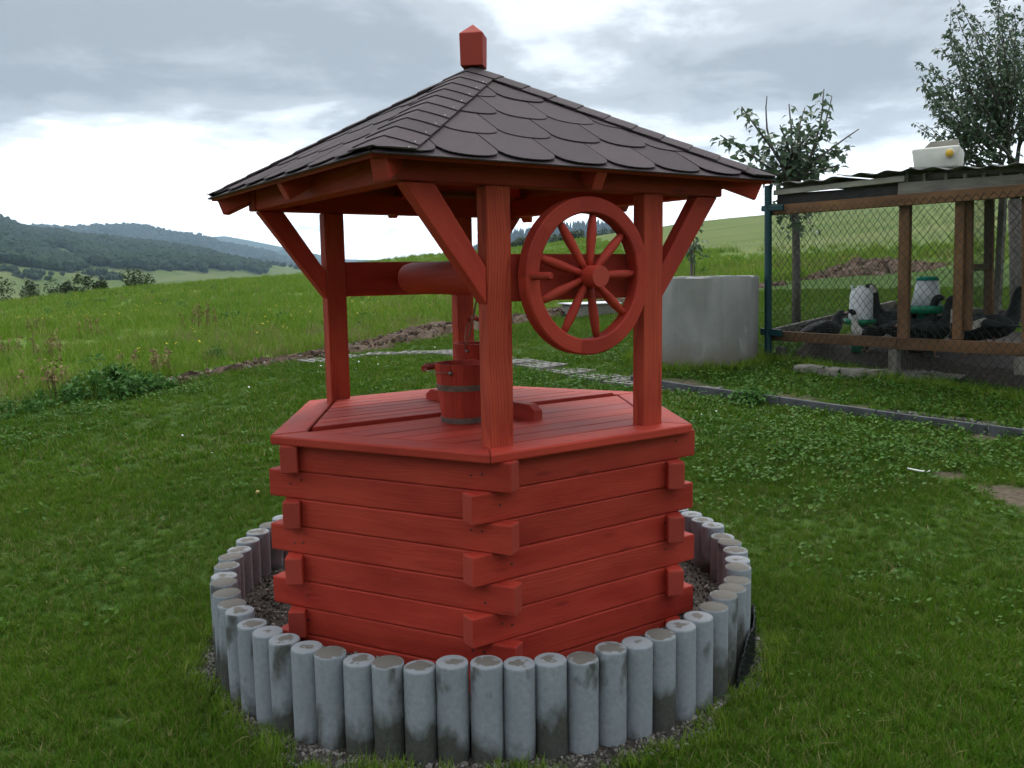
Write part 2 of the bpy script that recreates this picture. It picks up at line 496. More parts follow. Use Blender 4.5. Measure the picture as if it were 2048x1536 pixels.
def leaf_mat(name, a, bcol, c3=None, rough=0.5, transl=0.25, patch=0.6, spec=0.14):
    m, t, b = new_mat(name)
    gnn = t.nodes.new('ShaderNodeNewGeometry')
    oi = t.nodes.new('ShaderNodeObjectInfo')
    at = t.nodes.new('ShaderNodeAttribute')
    at.attribute_name = 'rnd'
    pn = noise_n(t, gnn.outputs['Position'], patch, 3, 0.6)
    f = math_n(t, 'ADD', math_n(t, 'MULTIPLY', at.outputs['Fac'], 0.60), math_n(t, 'MULTIPLY', oi.outputs['Random'], 0.25))
    f = math_n(t, 'ADD', f, math_n(t, 'MULTIPLY', math_n(t, 'SUBTRACT', pn, 0.5), 0.9), clamp=True)
    c = mixc(t, f, a, bcol)
    if c3:
        c = mixc(t, ramp(t, math_n(t, 'FRACT', math_n(t, 'ADD', math_n(t, 'MULTIPLY', oi.outputs['Random'], 17.3), math_n(t, 'MULTIPLY', at.outputs['Fac'], 5.1))), [(0.84, 0.0), (0.93, 1.0)]), c, c3)
    t.links.new(c, b.inputs['Base Color'])
    b.inputs['Roughness'].default_value = rough
    b.inputs['Specular IOR Level'].default_value = spec
    tr = t.nodes.new('ShaderNodeBsdfTranslucent')
    t.links.new(c, tr.inputs['Color'])
    mx = t.nodes.new('ShaderNodeMixShader')
    mx.inputs[0].default_value = transl
    t.links.new(b.outputs[0], mx.inputs[1])
    t.links.new(tr.outputs[0], mx.inputs[2])
    t.links.new(mx.outputs[0], t.nodes['Material Output'].inputs[0])
    return m


leaf_mat('lawn_grass', (0.036, 0.100, 0.006), (0.122, 0.226, 0.016), (0.24, 0.22, 0.08), patch=0.9, spec=0.06)
leaf_mat('meadow_grass', (0.090, 0.195, 0.014), (0.200, 0.300, 0.034), (0.28, 0.28, 0.09), patch=0.4, spec=0.06)
leaf_mat('dry_grass', (0.16, 0.155, 0.055), (0.27, 0.23, 0.10), patch=0.3)
leaf_mat('clover', (0.038, 0.105, 0.014), (0.105, 0.195, 0.034), patch=0.8, rough=0.55, spec=0.1)
leaf_mat('nettle', (0.035, 0.110, 0.020), (0.085, 0.185, 0.036), patch=1.0, spec=0.08)
leaf_mat('tree_leaf', (0.058, 0.100, 0.055), (0.130, 0.185, 0.105), patch=2.0, transl=0.32, rough=0.38, spec=0.4)
leaf_mat('bush_leaf', (0.030, 0.058, 0.022), (0.075, 0.105, 0.040), patch=0.25, transl=0.1)
leaf_mat('forest_leaf', (0.022, 0.042, 0.020), (0.050, 0.078, 0.030), patch=0.004, transl=0.0, rough=0.9)
leaf_mat('conifer_leaf', (0.016, 0.032, 0.020), (0.030, 0.052, 0.030), patch=0.004, transl=0.0, rough=0.9)

# ground sheet: lawn, meadow and bare soil, told apart by vertex attributes
m, t, b = new_mat('ground')
gnn = t.nodes.new('ShaderNodeNewGeometry')
pos = gnn.outputs['Position']
fa = t.nodes.new('ShaderNodeAttribute')
fa.attribute_name = 'meadow'
so = t.nodes.new('ShaderNodeAttribute')
so.attribute_name = 'soil'
nA = noise_n(t, pos, 14, 5, 0.6)
nB = noise_n(t, pos, 0.9, 4, 0.6)
lawn = mixc(t, ramp(t, nA, [(0.3, 0.0), (0.7, 1.0)]), (0.018, 0.046, 0.006), (0.055, 0.108, 0.012))
lawn = mixc(t, ramp(t, nB, [(0.35, 0.0), (0.75, 0.5)]), lawn, (0.060, 0.085, 0.026))
nC = noise_n(t, pos, 0.06, 5, 0.62)
nD = noise_n(t, mapping(t, pos, rot=(0, 0, -YAW), scale=(0.25, 1.0, 1.0)), 0.5, 5, 0.65)
nE = noise_n(t, pos, 3.0, 4, 0.65)
mead = mixc(t, ramp(t, nC, [(0.36, 0.0), (0.66, 1.0)]), (0.085, 0.165, 0.022), (0.165, 0.235, 0.050))
mead = mixc(t, ramp(t, nD, [(0.45, 0.0), (0.7, 0.55)]), mead, (0.062, 0.110, 0.024))
mead = mixc(t, ramp(t, nE, [(0.40, 0.0), (0.72, 0.5)]), mead, (0.050, 0.092, 0.020))
far = t.nodes.new('ShaderNodeAttribute')
far.attribute_name = 'stubble'
strip = noise_n(t, mapping(t, pos, rot=(0, 0, -YAW - 0.25), scale=(0.02, 0.22, 1.0)), 1.0, 3, 0.5)
stub = mixc(t, ramp(t, strip, [(0.35, 0.0), (0.65, 1.0)]), (0.085, 0.130, 0.032), (0.128, 0.155, 0.050))
mead = mixc(t, far.outputs['Fac'], mead, stub)
g = mixc(t, fa.outputs['Fac'], lawn, mead)
nS = noise_n(t, pos, 22, 5, 0.65)
soilc = mixc(t, ramp(t, nS, [(0.3, 0.0), (0.7, 1.0)]), (0.060, 0.045, 0.032), (0.145, 0.115, 0.085))
g = mixc(t, so.outputs['Fac'], g, soilc)
t.links.new(g, b.inputs['Base Color'])
b.inputs['Roughness'].default_value = 0.95
b.inputs['Specular IOR Level'].default_value = 0.1
bump(t, b, math_n(t, 'ADD', nA, nE), 0.7, 0.05)

# far hills: meadow and woodland floor
m, t, b = new_mat('hill_ground')
gnn = t.nodes.new('ShaderNodeNewGeometry')
pos = gnn.outputs['Position']
fo_ = t.nodes.new('ShaderNodeAttribute')
fo_.attribute_name = 'forest'
hA = noise_n(t, pos, 0.006, 5, 0.6)
hB = noise_n(t, pos, 0.05, 4, 0.65)
md = mixc(t, ramp(t, hA, [(0.38, 0.0), (0.62, 1.0)]), (0.085, 0.125, 0.040), (0.145, 0.165, 0.070))
fr = mixc(t, ramp(t, hB, [(0.3, 0.0), (0.7, 1.0)]), (0.018, 0.034, 0.018), (0.040, 0.062, 0.028))
t.links.new(mixc(t, fo_.outputs['Fac'], md, fr), b.inputs['Base Color'])
b.inputs['Roughness'].default_value = 1.0
b.inputs['Specular IOR Level'].default_value = 0.0

# ------------------------------------------------------------------ object helpers


def world_of(o):
    m = o.matrix_basis.copy()
    if o.parent:
        return world_of(o.parent) @ o.matrix_parent_inverse @ m
    return m


def set_parent(o, p):
    if p is None:
        return
    o.parent = p
    o.matrix_parent_inverse = world_of(p).inverted()


def tag(o, label=None, category=None, group=None, kind=None):
    if label:
        o['label'] = label
    if category:
        o['category'] = category
    if group:
        o['group'] = group
    if kind:
        o['kind'] = kind
    return o


def empty(name, loc, label, category, group=None):
    o = bpy.data.objects.new(name, None)
    COL.objects.link(o)
    o.location = loc
    o.empty_display_size = 0.1
    return tag(o, label, category, group)


def link_mesh(name, me, mat, parent=None, matrix=None, smooth=False):
    o = bpy.data.objects.new(name, me)
    COL.objects.link(o)
    if mat and len(me.materials) == 0:
        me.materials.append(MATS[mat])
    if matrix is not None:
        o.matrix_basis = matrix
    if smooth:
        me.polygons.foreach_set('use_smooth', [True] * len(me.polygons))
    set_parent(o, parent)
    return o


def mk(name, verts, faces, mat, parent=None, matrix=None, smooth=False):
    me = bpy.data.meshes.new(name)
    me.from_pydata([tuple(map(float, v_)) for v_ in verts], [], [tuple(map(int, f_)) for f_ in faces])
    me.update()
    return link_mesh(name, me, mat, parent, matrix, smooth)


def mk_np(name, V, F, mat, parent=None, attrs=None, smooth=False, kind=None):
    """V (n,3), F (m,k) numpy: fast mesh"""
    me = bpy.data.meshes.new(name)
    k = F.shape[1]
    me.vertices.add(len(V))
    me.vertices.foreach_set('co', np.ascontiguousarray(V, np.float32).ravel())
    me.loops.add(F.size)
    me.loops.foreach_set('vertex_index', np.ascontiguousarray(F, np.int32).ravel())
    me.polygons.add(len(F))
    me.polygons.foreach_set('loop_start', np.arange(0, F.size, k, dtype=np.int32))
    me.polygons.foreach_set('loop_total', np.full(len(F), k, np.int32))
    me.update(calc_edges=True)
    me.validate()
    if attrs:
        for an, av in attrs.items():
            a_ = me.attributes.new(an, 'FLOAT', 'POINT')
            a_.data.foreach_set('value', np.ascontiguousarray(av, np.float32))
    o = link_mesh(name, me, mat, parent, None, smooth)
    if kind:
        o['kind'] = kind
    return o


def bevel_box(L, W, H, bev=0.006, seg=2):
    bm = bmesh.new()
    bmesh.ops.create_cube(bm, size=1.0)
    for v_ in bm.verts:
        v_.co = Vector((v_.co.x * L, v_.co.y * W, v_.co.z * H))
    if bev:
        bmesh.ops.bevel(bm, geom=list(bm.edges), offset=min(bev, W * 0.45, H * 0.45), segments=seg, profile=0.5, affect='EDGES')
    return bm


def bm_obj(name, bm, mat, parent=None, matrix=None, smooth=False):
    me = bpy.data.meshes.new(name)
    bm.normal_update()
    bm.to_mesh(me)
    bm.free()
    return link_mesh(name, me, mat, parent, matrix, smooth)


def frame(a, b, upv=(0, 0, 1)):
    a, b, u = Vector(a), Vector(b), Vector(upv)
    x = (b - a).normalized()
    y = u.cross(x)
    if y.length < 1e-5:
        y = Vector((0, 1, 0)).cross(x)
    y.normalize()
    z = x.cross(y)
    c = (a + b) / 2
    return Matrix(((x.x, y.x, z.x, c.x), (x.y, y.y, z.y, c.y), (x.z, y.z, z.z, c.z), (0, 0, 0, 1)))


def plank(name, a, b, W, H, mat, parent=None, upv=(0, 0, 1), bev=0.006, seg=2):
    """a bar from a to b, W across, H along upv; grain runs along its length"""
    L = (Vector(b) - Vector(a)).length
    return bm_obj(name, bevel_box(L, W, H, bev, seg), mat, parent, frame(a, b, upv))


def prism(name, poly, z0, z1, mat, parent=None, bev=0.004, seg=2, matrix=None):
    bm = bmesh.new()
    lo = [bm.verts.new((p[0], p[1], z0)) for p in poly]
    hi = [bm.verts.new((p[0], p[1], z1)) for p in poly]
    n = len(poly)
    bm.faces.new(hi)
    bm.faces.new(lo[::-1])
    for i in range(n):
        bm.faces.new((lo[i], lo[(i + 1) % n], hi[(i + 1) % n], hi[i]))
    bmesh.ops.recalc_face_normals(bm, faces=list(bm.faces))
    if bev:
        bmesh.ops.bevel(bm, geom=list(bm.edges), offset=bev, segments=seg, profile=0.5, affect='EDGES')
    return bm_obj(name, bm, mat, parent, matrix)


def tube_geo(pts, radii, n=8, cap=True):
    pts = [Vector(p) for p in pts]
    V, F = [], []
    prev = None
    for i, p in enumerate(pts):
        d = (pts[min(i + 1, len(pts) - 1)] - pts[max(i - 1, 0)]).normalized()
        u = prev if prev is not None else Vector((0.31, 0.17, 0.93))
        s = d.cross(u)
        if s.length < 1e-4:
            s = d.cross(Vector((1, 0, 0)))
        s.normalize()
        u = s.cross(d).normalized()
        prev = u
        for k in range(n):
            an = 2 * math.pi * k / n
            V.append(p + (s * math.cos(an) + u * math.sin(an)) * radii[i])
    for i in range(len(pts) - 1):
        for k in range(n):
            k2 = (k + 1) % n
            F.append((i * n + k, i * n + k2, (i + 1) * n + k2, (i + 1) * n + k))
    if cap:
        F.append(tuple(range(n))[::-1])
        F.append(tuple((len(pts) - 1) * n + k for k in range(n)))
    return V, F


def tube(name, pts, radii, mat, parent=None, n=10, smooth=True, matrix=None):
    if isinstance(radii, (int, float)):
        radii = [radii] * len(pts)
    V, F = tube_geo(pts, radii, n)
    return mk(name, V, F, mat, parent, matrix, smooth)


def lathe(name, prof, mat, parent=None, n=24, loc=(0, 0, 0), smooth=True, squash=(1, 1)):
    V, F = [], []
    for r_, z_ in prof:
        for k in range(n):
            an = 2 * math.pi * k / n
            V.append((loc[0] + r_ * math.cos(an) * squash[0], loc[1] + r_ * math.sin(an) * squash[1], loc[2] + z_))
    for i in range(len(prof) - 1):
        for k in range(n):
            k2 = (k + 1) % n
            F.append((i * n + k, i * n + k2, (i + 1) * n + k2, (i + 1) * n + k))
    if prof[0][0] > 1e-4:
        F.append(tuple(range(n))[::-1])
    if prof[-1][0] > 1e-4:
        F.append(tuple((len(prof) - 1) * n + k for k in range(n)))
    o = mk(name, V, F, mat, parent, None, smooth)
    return o


def auto_smooth(o, ang=35):
    me = o.data
    me.polygons.foreach_set('use_smooth', [True] * len(me.polygons))
    bm = bmesh.new()
    bm.from_mesh(me)
    for e in bm.edges:
        if len(e.link_faces) == 2 and e.calc_face_angle(0) > R(ang):
            e.smooth = False
    bm.to_mesh(me)
    bm.free()


# ------------------------------------------------------------------ scatter with geometry nodes
def src_collection(name, objs):
    c = bpy.data.collections.new(name)
    for o in objs:
        for cc in list(o.users_collection):
            cc.objects.unlink(o)
        c.objects.link(o)
    return c


def scatter(name, P, rot, scl, idx, coll, kind='stuff', label=None, category=None, parent=None):
    me = bpy.data.meshes.new(name)
    me.vertices.add(len(P))
    me.vertices.foreach_set('co', np.ascontiguousarray(P, np.float32).ravel())
    a_ = me.attributes.new('rot', 'FLOAT_VECTOR', 'POINT')
    a_.data.foreach_set('vector', np.ascontiguousarray(rot, np.float32).ravel())
    a_ = me.attributes.new('scl', 'FLOAT', 'POINT')
    a_.data.foreach_set('value', np.ascontiguousarray(scl, np.float32))
    a_ = me.attributes.new('idx', 'INT', 'POINT')
    a_.data.foreach_set('value', np.ascontiguousarray(idx, np.int32))
    me.update()
    o = bpy.data.objects.new(name, me)
    COL.objects.link(o)
    ng = bpy.data.node_groups.new(name, 'GeometryNodeTree')
    ng.interface.new_socket('Geometry', in_out='INPUT', socket_type='NodeSocketGeometry')
    ng.interface.new_socket('Geometry', in_out='OUTPUT', socket_type='NodeSocketGeometry')
    gi = ng.nodes.new('NodeGroupInput')
    go = ng.nodes.new('NodeGroupOutput')
    ci = ng.nodes.new('GeometryNodeCollectionInfo')
    ci.inputs['Collection'].default_value = coll
    ci.inputs['Separate Children'].default_value = True
    ci.inputs['Reset Children'].default_value = True
    ip = ng.nodes.new('GeometryNodeInstanceOnPoints')
    ip.inputs['Pick Instance'].default_value = True

    def attr(nm, typ):
        a2 = ng.nodes.new('GeometryNodeInputNamedAttribute')
        a2.data_type = typ
        a2.inputs['Name'].default_value = nm
        return a2.outputs['Attribute']
    ng.links.new(gi.outputs[0], ip.inputs['Points'])
    ng.links.new(ci.outputs[0], ip.inputs['Instance'])
    ng.links.new(attr('idx', 'INT'), ip.inputs['Instance Index'])
    ng.links.new(attr('rot', 'FLOAT_VECTOR'), ip.inputs['Rotation'])
    ng.links.new(attr('scl', 'FLOAT'), ip.inputs['Scale'])
    ng.links.new(ip.outputs[0], go.inputs[0])
    md_ = o.modifiers.new('scatter', 'NODES')
    md_.node_group = ng
    tag(o, label, category, None, kind)
    set_parent(o, parent)
    return o


def blades(name, n, spread, h0, h1, wid, lean, mat, seg=2):
    V, F, A = [], [], []
    for i in range(n):
        an = rng.uniform(0, 2 * math.pi)
        r_ = spread * math.sqrt(rng.uniform())
        bx, by = r_ * math.cos(an), r_ * math.sin(an)
        h = rng.uniform(h0, h1)
        la_ = rng.uniform(0, 2 * math.pi)
        ln = rng.uniform(0.2, 1.0) * lean * h
        wd = wid * rng.uniform(0.7, 1.3)
        sx, sy = -math.sin(la_) * wd / 2, math.cos(la_) * wd / 2
        b0 = len(V)
        ra = rng.uniform()
        for s in range(seg):
            tt = s / seg
            ox, oy = math.cos(la_) * ln * tt ** 1.8, math.sin(la_) * ln * tt ** 1.8
            k_ = 1 - 0.35 * tt
            V += [(bx + ox - sx * k_, by + oy - sy * k_, h * tt - 0.005), (bx + ox + sx * k_, by + oy + sy * k_, h * tt - 0.005)]
            A += [ra, ra]
        V.append((bx + math.cos(la_) * ln, by + math.sin(la_) * ln, h * (1 - 0.12 * lean)))
        A.append(ra)
        for s in range(seg - 1):
            q = b0 + 2 * s
            F += [(q, q + 1, q + 3), (q, q + 3, q + 2)]
        q = b0 + 2 * (seg - 1)
        F.append((q, q + 1, q + 2))
    return mk_np(name, np.array(V), np.array(F), mat, attrs={'rnd': np.array(A)})


def leaflets(name, n, spread, h0, h1, size, mat, tilt=0.5):
    """broad round leaves on short stalks (clover, ground ivy)"""
    V, F, A = [], [], []
    for i in range(n):
        an = rng.uniform(0, 2 * math.pi)
        r_ = spread * math.sqrt(rng.uniform())
        c = Vector((r_ * math.cos(an), r_ * math.sin(an), rng.uniform(h0, h1)))
        nrm = Vector((rng.normal(0, tilt), rng.normal(0, tilt), 1)).normalized()
        u = nrm.orthogonal().normalized()
        u.rotate(Matrix.Rotation(rng.uniform(0, 6.28), 3, nrm))
        v_ = nrm.cross(u)
        s = size * rng.uniform(0.6, 1.25)
        b0 = len(V)
        ra = rng.uniform()
        V.append(c - nrm * s * 0.18)
        A.append(ra)
        for k in range(6):
            q = 2 * math.pi * k / 6
            V.append(c + (u * math.cos(q) + v_ * math.sin(q) * 0.85) * s)
            A.append(ra)
        for k in range(6):
            F.append((b0, b0 + 1 + k, b0 + 1 + (k + 1) % 6))
    return mk_np(name, np.array([tuple(x) for x in V]), np.array(F), mat, attrs={'rnd': np.array(A)})


def rock_mesh(name, mat, sub=1, rough=0.25, flat=0.7):
    bm = bmesh.new()
    bmesh.ops.create_icosphere(bm, subdivisions=sub, radius=1.0)
    for v_ in bm.verts:
        v_.co *= 1 + rng.uniform(-rough, rough)
        v_.co.z *= flat
    return bm_obj(name, bm, mat)


def leaf_cloud(P, nrm_jit, size, mat, name, parent, droop=0.4, aspect=0.55, outward=None):
    """P (n,3): one pointed, folded leaf at each point"""
    n = len(P)
    th = rng.uniform(0, 2 * np.pi, n)
    d = np.stack([np.cos(th), np.sin(th), -droop + rng.normal(0, nrm_jit, n)], 1)
    if outward is not None:
        d[:, :2] = d[:, :2] * 0.6 + outward[:, :2]
    d /= np.linalg.norm(d, axis=1)[:, None]
    upv = np.stack([rng.normal(0, 0.45, n), rng.normal(0, 0.45, n), np.ones(n)], 1)
    s = np.cross(d, upv)
    s /= np.linalg.norm(s, axis=1)[:, None] + 1e-9
    u = np.cross(s, d)
    L = size * rng.uniform(0.65, 1.25, n)[:, None]
    W = L * aspect * 0.5
    base, tip = P, P + d * L - u * L * 0.18
    mid = P + d * L * 0.45
    l = mid + s * W + u * W * 0.45
    r_ = mid - s * W + u * W * 0.45
    V = np.stack([base, l, tip, r_, mid], 1).reshape(-1, 3)
    i0 = np.arange(n)[:, None] * 5
    F = np.concatenate([i0 + np.array([[0, 4, 1]]), i0 + np.array([[4, 2, 1]]), i0 + np.array([[0, 3, 4]]), i0 + np.array([[4, 3, 2]])], 0)
    A = np.repeat(rng.uniform(0, 1, n), 5)
    return mk_np(name, V, F, mat, parent, attrs={'rnd': A}, smooth=False, kind='stuff')


# ================================================================== GROUND
def polar(a, d):
    return CAM[0] + d * (np.sin(a) * rt[0] + np.cos(a) * fh[0]), CAM[1] + d * (np.sin(a) * rt[1] + np.cos(a) * fh[1])


# lawn edge: everything beyond this line of bare earth is meadow
EDGE_PX = [(-260, 905), (-100, 865), (0, 838), (130, 800), (250, 780), (380, 752), (500, 730), (640, 708), (720, 693), (800, 676), (850, 664), (905, 655), (960, 648),
           (1040, 640), (1130, 622), (1200, 612), (1300, 596), (1420, 583), (1500, 574), (1560, 568), (1650, 555), (1800, 545), (1900, 536), (2048, 528), (2300, 520)]
EDGE = np.array([hit(x, y) for x, y in EDGE_PX])
_ea = np.array([math.atan2((p - CAM) @ rt, (p - CAM) @ fh) for p in EDGE])
_ed = np.array([math.hypot((p - CAM) @ rt, (p - CAM) @ fh) for p in EDGE])

SOIL_SPOTS = [(2030, 990, 0.20), (1975, 980, 0.08), (1150, 700, 0.0), (1355, 770, 0.30), (1560, 800, 0.20), (1620, 806, 0.18), (1700, 825, 0.16), (1310, 748, 0.22),
              (1120, 955, 0.10), (1520, 945, 0.08), (1800, 950, 0.06), (1890, 948, 0.07), (1980, 880, 0.10)]
SOIL = [(hit(x, y), r_) for x, y, r_ in SOIL_SPOTS]


def wobble(X, Y, f=3.0):
    return 0.5 * np.sin(X * f + 1.7 * np.sin(Y * f * 0.7)) + 0.5 * np.sin(Y * f * 1.3 + 1.1 * np.sin(X * f * 0.9 + 2.0))


def az_d(X, Y):
    dx, dy = X - CAM[0], Y - CAM[1]
    la, fo = dx * rt[0] + dy * rt[1], dx * fh[0] + dy * fh[1]
    return np.arctan2(la, fo), np.hypot(la, fo), fo


def soil_mask(X, Y):
    s = np.zeros_like(X)
    for p, r_ in SOIL:
        if r_ > 0:
            q = np.hypot(X - p[0], (Y - p[1])) + 0.10 * wobble(X, Y, 9.0)
            s = np.maximum(s, np.clip((r_ * 1.25 - q) / (r_ * 0.5), 0, 1))
    return s


def gravel_edge(X, Y):
    """outer radius of the gravel margin round the palisades"""
    an = np.arctan2(Y, X)
    front = np.clip(np.cos(an - math.atan2(CAM[1], CAM[0])), 0, 1)
    return 1.112 + 0.050 * front + 0.035 * np.sin(an * 7 + 1) + 0.025 * np.sin(an * 17 + 2)


def meadow_mask(X, Y):
    a, d, fo = az_d(X, Y)
    e = np.interp(a, _ea, _ed)
    return np.clip((d - e) / np.maximum(0.03 * e, 0.1), 0, 1)


ang = np.concatenate([np.linspace(-math.pi, -0.75, 60, endpoint=False), np.linspace(-0.75, 0.75, 260, endpoint=False), np.linspace(0.75, math.pi, 60, endpoint=False)])
rad = np.concatenate([[0.05], np.geomspace(0.4, 6200, 290)])
A_, D_ = np.meshgrid(ang, rad)
GX, GY = polar(A_, D_)
GZ = terrain(GX, GY)
na, nr = len(ang), len(rad)
V = np.stack([GX, GY, GZ], -1).reshape(-1, 3)
ii, jj = np.meshgrid(np.arange(nr - 1), np.arange(na), indexing='ij')
j2 = (jj + 1) % na
Fq = np.stack([ii * na + jj, (ii + 1) * na + jj, (ii + 1) * na + j2, ii * na + j2], -1).reshape(-1, 4)
_, dd, _ = az_d(V[:, 0], V[:, 1])
aa_, _, _ = az_d(V[:, 0], V[:, 1])
stub = np.clip((dd - np.interp(aa_, [az(900), az(1250), az(1500)], [300, 40, 26])) / 8, 0, 1)
ground = mk_np('ground', V, Fq, 'ground', attrs={'meadow': meadow_mask(V[:, 0], V[:, 1]), 'soil': soil_mask(V[:, 0], V[:, 1]) * (dd < 30), 'stubble': stub}, smooth=True)
tag(ground, kind='structure')


# ------------------------------------------------------------------ far hills
def interp_px(tab):
    a = np.array([az_te(x, y)[0] for x, y in tab])
    te = np.array([az_te(x, y)[1] for x, y in tab])
    return a, te


def hill(name, sky_px, d0, d1, d2, z0, nseg=140, nrad=36, rough=0.02, forest=None, power=1.0):
    """a ridge whose crest at distance d1 stands against the sky along sky_px; foot at d0, far foot at d2"""
    a, te = interp_px(sky_px)
    A = np.linspace(a[0], a[-1], nseg)
    T = np.interp(A, a, te)
    Ds = np.concatenate([np.linspace(d0, d1, nrad), np.linspace(d1, d2, 10)[1:]])
    AA, DD = np.meshgrid(A, Ds)
    top = CAM[2] + d1 * np.tile(T, (len(Ds), 1))
    f = np.where(DD <= d1, (DD - d0) / (d1 - d0), 1 - (DD - d1) / (d2 - d1))
    f = np.clip(f, 0, 1)
    X, Y = polar(AA, DD)
    s = 2 * np.pi / (d1 * 0.12)
    wob = (np.sin(X * s) * np.sin(Y * s * 0.8 + 1) + 0.5 * np.sin(X * s * 2.3 + 2) * np.sin(Y * s * 1.9)) * (d1 * rough) * np.sin(np.pi * f)
    Z = z0 + (top - z0) * f ** power + wob
    Vv = np.stack([X, Y, Z], -1).reshape(-1, 3)
    nr_, na_ = AA.shape
    i_, j_ = np.meshgrid(np.arange(nr_ - 1), np.arange(na_ - 1), indexing='ij')
    Fc = np.stack([i_ * na_ + j_, i_ * na_ + j_ + 1, (i_ + 1) * na_ + j_ + 1, (i_ + 1) * na_ + j_], -1).reshape(-1, 4)
    fo2 = forest(X, Y, Z, AA, DD) if forest else np.ones_like(X)
    o = mk_np(name, Vv, Fc, 'hill_ground', attrs={'forest': np.clip(fo2, 0, 1).ravel()}, smooth=True)
    tag(o, kind='structure')
    return X, Y, Z, fo2


def to_px(P):
    q = P - CAM
    z = q @ fw
    return 1024 + F_PX * (q @ cr) / z, 768 - F_PX * (q @ cu) / z


def in_poly(x, y, poly):
    ins = np.zeros(x.shape, bool)
    n = len(poly)
    j = n - 1
    for i in range(n):
        xi, yi = poly[i]
        xj, yj = poly[j]
        c = ((yi > y) != (yj > y)) & (x < (xj - xi) * (y - yi) / (yj - yi + 1e-12) + xi)
        ins ^= c
        j = i
    return ins


SKY_A = [(-700, 400), (-300, 405), (-120, 418), (0, 440), (40, 455), (62, 463), (130, 468), (170, 476), (200, 477), (250, 484), (330, 492), (400, 502), (440, 507), (500, 519), (560, 528), (610, 536), (680, 552), (760, 575)]
FOREST_BASE = np.array([(-700, 523), (0, 525), (60, 535), (140, 545), (188, 531), (250, 538), (345, 540), (490, 541), (525, 548), (560, 530), (700, 500)], float)
MEADOWS = [[(394, 499), (440, 501), (500, 512), (620, 524), (640, 548), (560, 541), (500, 531), (440, 517)],
           [(108, 498), (135, 496), (150, 512), (186, 515), (180, 523), (150, 524), (112, 513)],
           [(-400, 505), (-20, 505), (-30, 515), (-400, 520)]]


def forest_a(X, Y, Z, A, D):
    px, py = to_px(np.stack([X, Y, Z], -1).reshape(-1, 3))
    f = py < np.interp(px, FOREST_BASE[:, 0], FOREST_BASE[:, 1])
    for poly in MEADOWS:
        f &= ~in_poly(px, py, poly)
    return f.reshape(X.shape).astype(float)


HA = hill('forested_hill', SKY_A, 330, 1500, 2000, -16, 260, 90, 0.004, forest_a, 1.25)
SKY_B = [(-700, 455), (0, 470), (60, 454), (150, 456), (200, 453), (290, 453), (340, 466), (400, 473), (450, 488), (480, 495), (530, 503), (600, 528), (700, 548), (780, 556)]
HB = hill('blue_ridge', SKY_B, 1900, 3000, 3700, -25, 160, 24, 0.006)
SKY_C = [(200, 500), (380, 480), (420, 474), (450, 472), (500, 481), (560, 493), (600, 501), (680, 518), (760, 520), (860, 512), (1000, 505), (1200, 500)]
HC = hill('far_ridge', SKY_C, 4400, 5300, 6000, -25, 120, 16, 0.004)
SKY_B2 = [(480, 532), (530, 512), (575, 496), (620, 505), (690, 527), (750, 521), (800, 521), (860, 526), (1000, 540)]
HB2 = hill('wooded_spur', SKY_B2, 3500, 4100, 4500, -25, 80, 16, 0.004)
SKY_D = [(860, 560), (940, 505), (1000, 478), (1022, 474), (1060, 465), (1100, 459), (1200, 452), (1240, 451), (1290, 462), (1400, 480), (1700, 500)]
HD = hill('conifer_hill', SKY_D, 1400, 2000, 2600, -20, 160, 24, 0.004)


def canopy(name, kind):
    bm = bmesh.new()
    if kind == 'conifer':
        for k, (r_, z_, h_) in enumerate([(0.22, 0.05, 0.55), (0.17, 0.32, 0.45), (0.11, 0.58, 0.42)]):
            bmesh.ops.create_cone(bm, cap_ends=False, segments=8, radius1=r_, radius2=0.01, depth=h_, matrix=Matrix.Translation((0, 0, z_ + h_ / 2)))
        mt = 'conifer_leaf'
    else:
        for k in range(4):
            bmesh.ops.create_icosphere(bm, subdivisions=1, radius=rng.uniform(0.22, 0.36), matrix=Matrix.Translation((rng.uniform(-.2, .2), rng.uniform(-.2, .2), rng.uniform(0.35, 0.7))))
        mt = 'forest_leaf'
    for v_ in bm.verts:
        v_.co *= 1 + rng.uniform(-0.13, 0.13)
    return bm_obj(name, bm, mt)


broad = src_collection('broadleaf_sources', [canopy('broadleaf_tree', 'b') for _ in range(5)])
conif = src_collection('conifer_sources', [canopy('conifer_tree', 'conifer') for _ in range(4)])


def plant_hill(name, H, n, size, coll, ns, label, seed):
    g_ = np.random.default_rng(seed)
    X, Y, Z, fo2 = H
    nr_, na_ = X.shape
    i = g_.uniform(0, nr_ - 1.001, n)
    j = g_.uniform(0, na_ - 1.001, n)
    i0, j0 = i.astype(int), j.astype(int)
    fi, fj = i - i0, j - j0

    def bl(M):
        return (M[i0, j0] * (1 - fi) * (1 - fj) + M[i0 + 1, j0] * fi * (1 - fj) + M[i0, j0 + 1] * (1 - fi) * fj + M[i0 + 1, j0 + 1] * fi * fj)
    keep = bl(fo2) > 0.55
    P = np.stack([bl(X), bl(Y), bl(Z) - size * 0.15], 1)[keep]
    n = len(P)
    rot = np.zeros((n, 3))
    rot[:, 2] = g_.uniform(0, 6.28, n)
    return scatter(name, P, rot, size * g_.uniform(0.65, 1.25, n), g_.integers(0, ns, n), coll, 'stuff', label, 'forest')


plant_hill('forest', HA, 52000, 9.5, broad, 5, 'dark broadleaf forest covering the nearest hill beyond the valley', 1)
plant_hill('forest', HD, 14000, 17.0, conif, 4, 'blue-green spruce forest on the hill behind the meadow crest', 2)
plant_hill('forest', HB, 20000, 14.0, broad, 5, 'hazy woodland along the second ridge across the valley', 3)

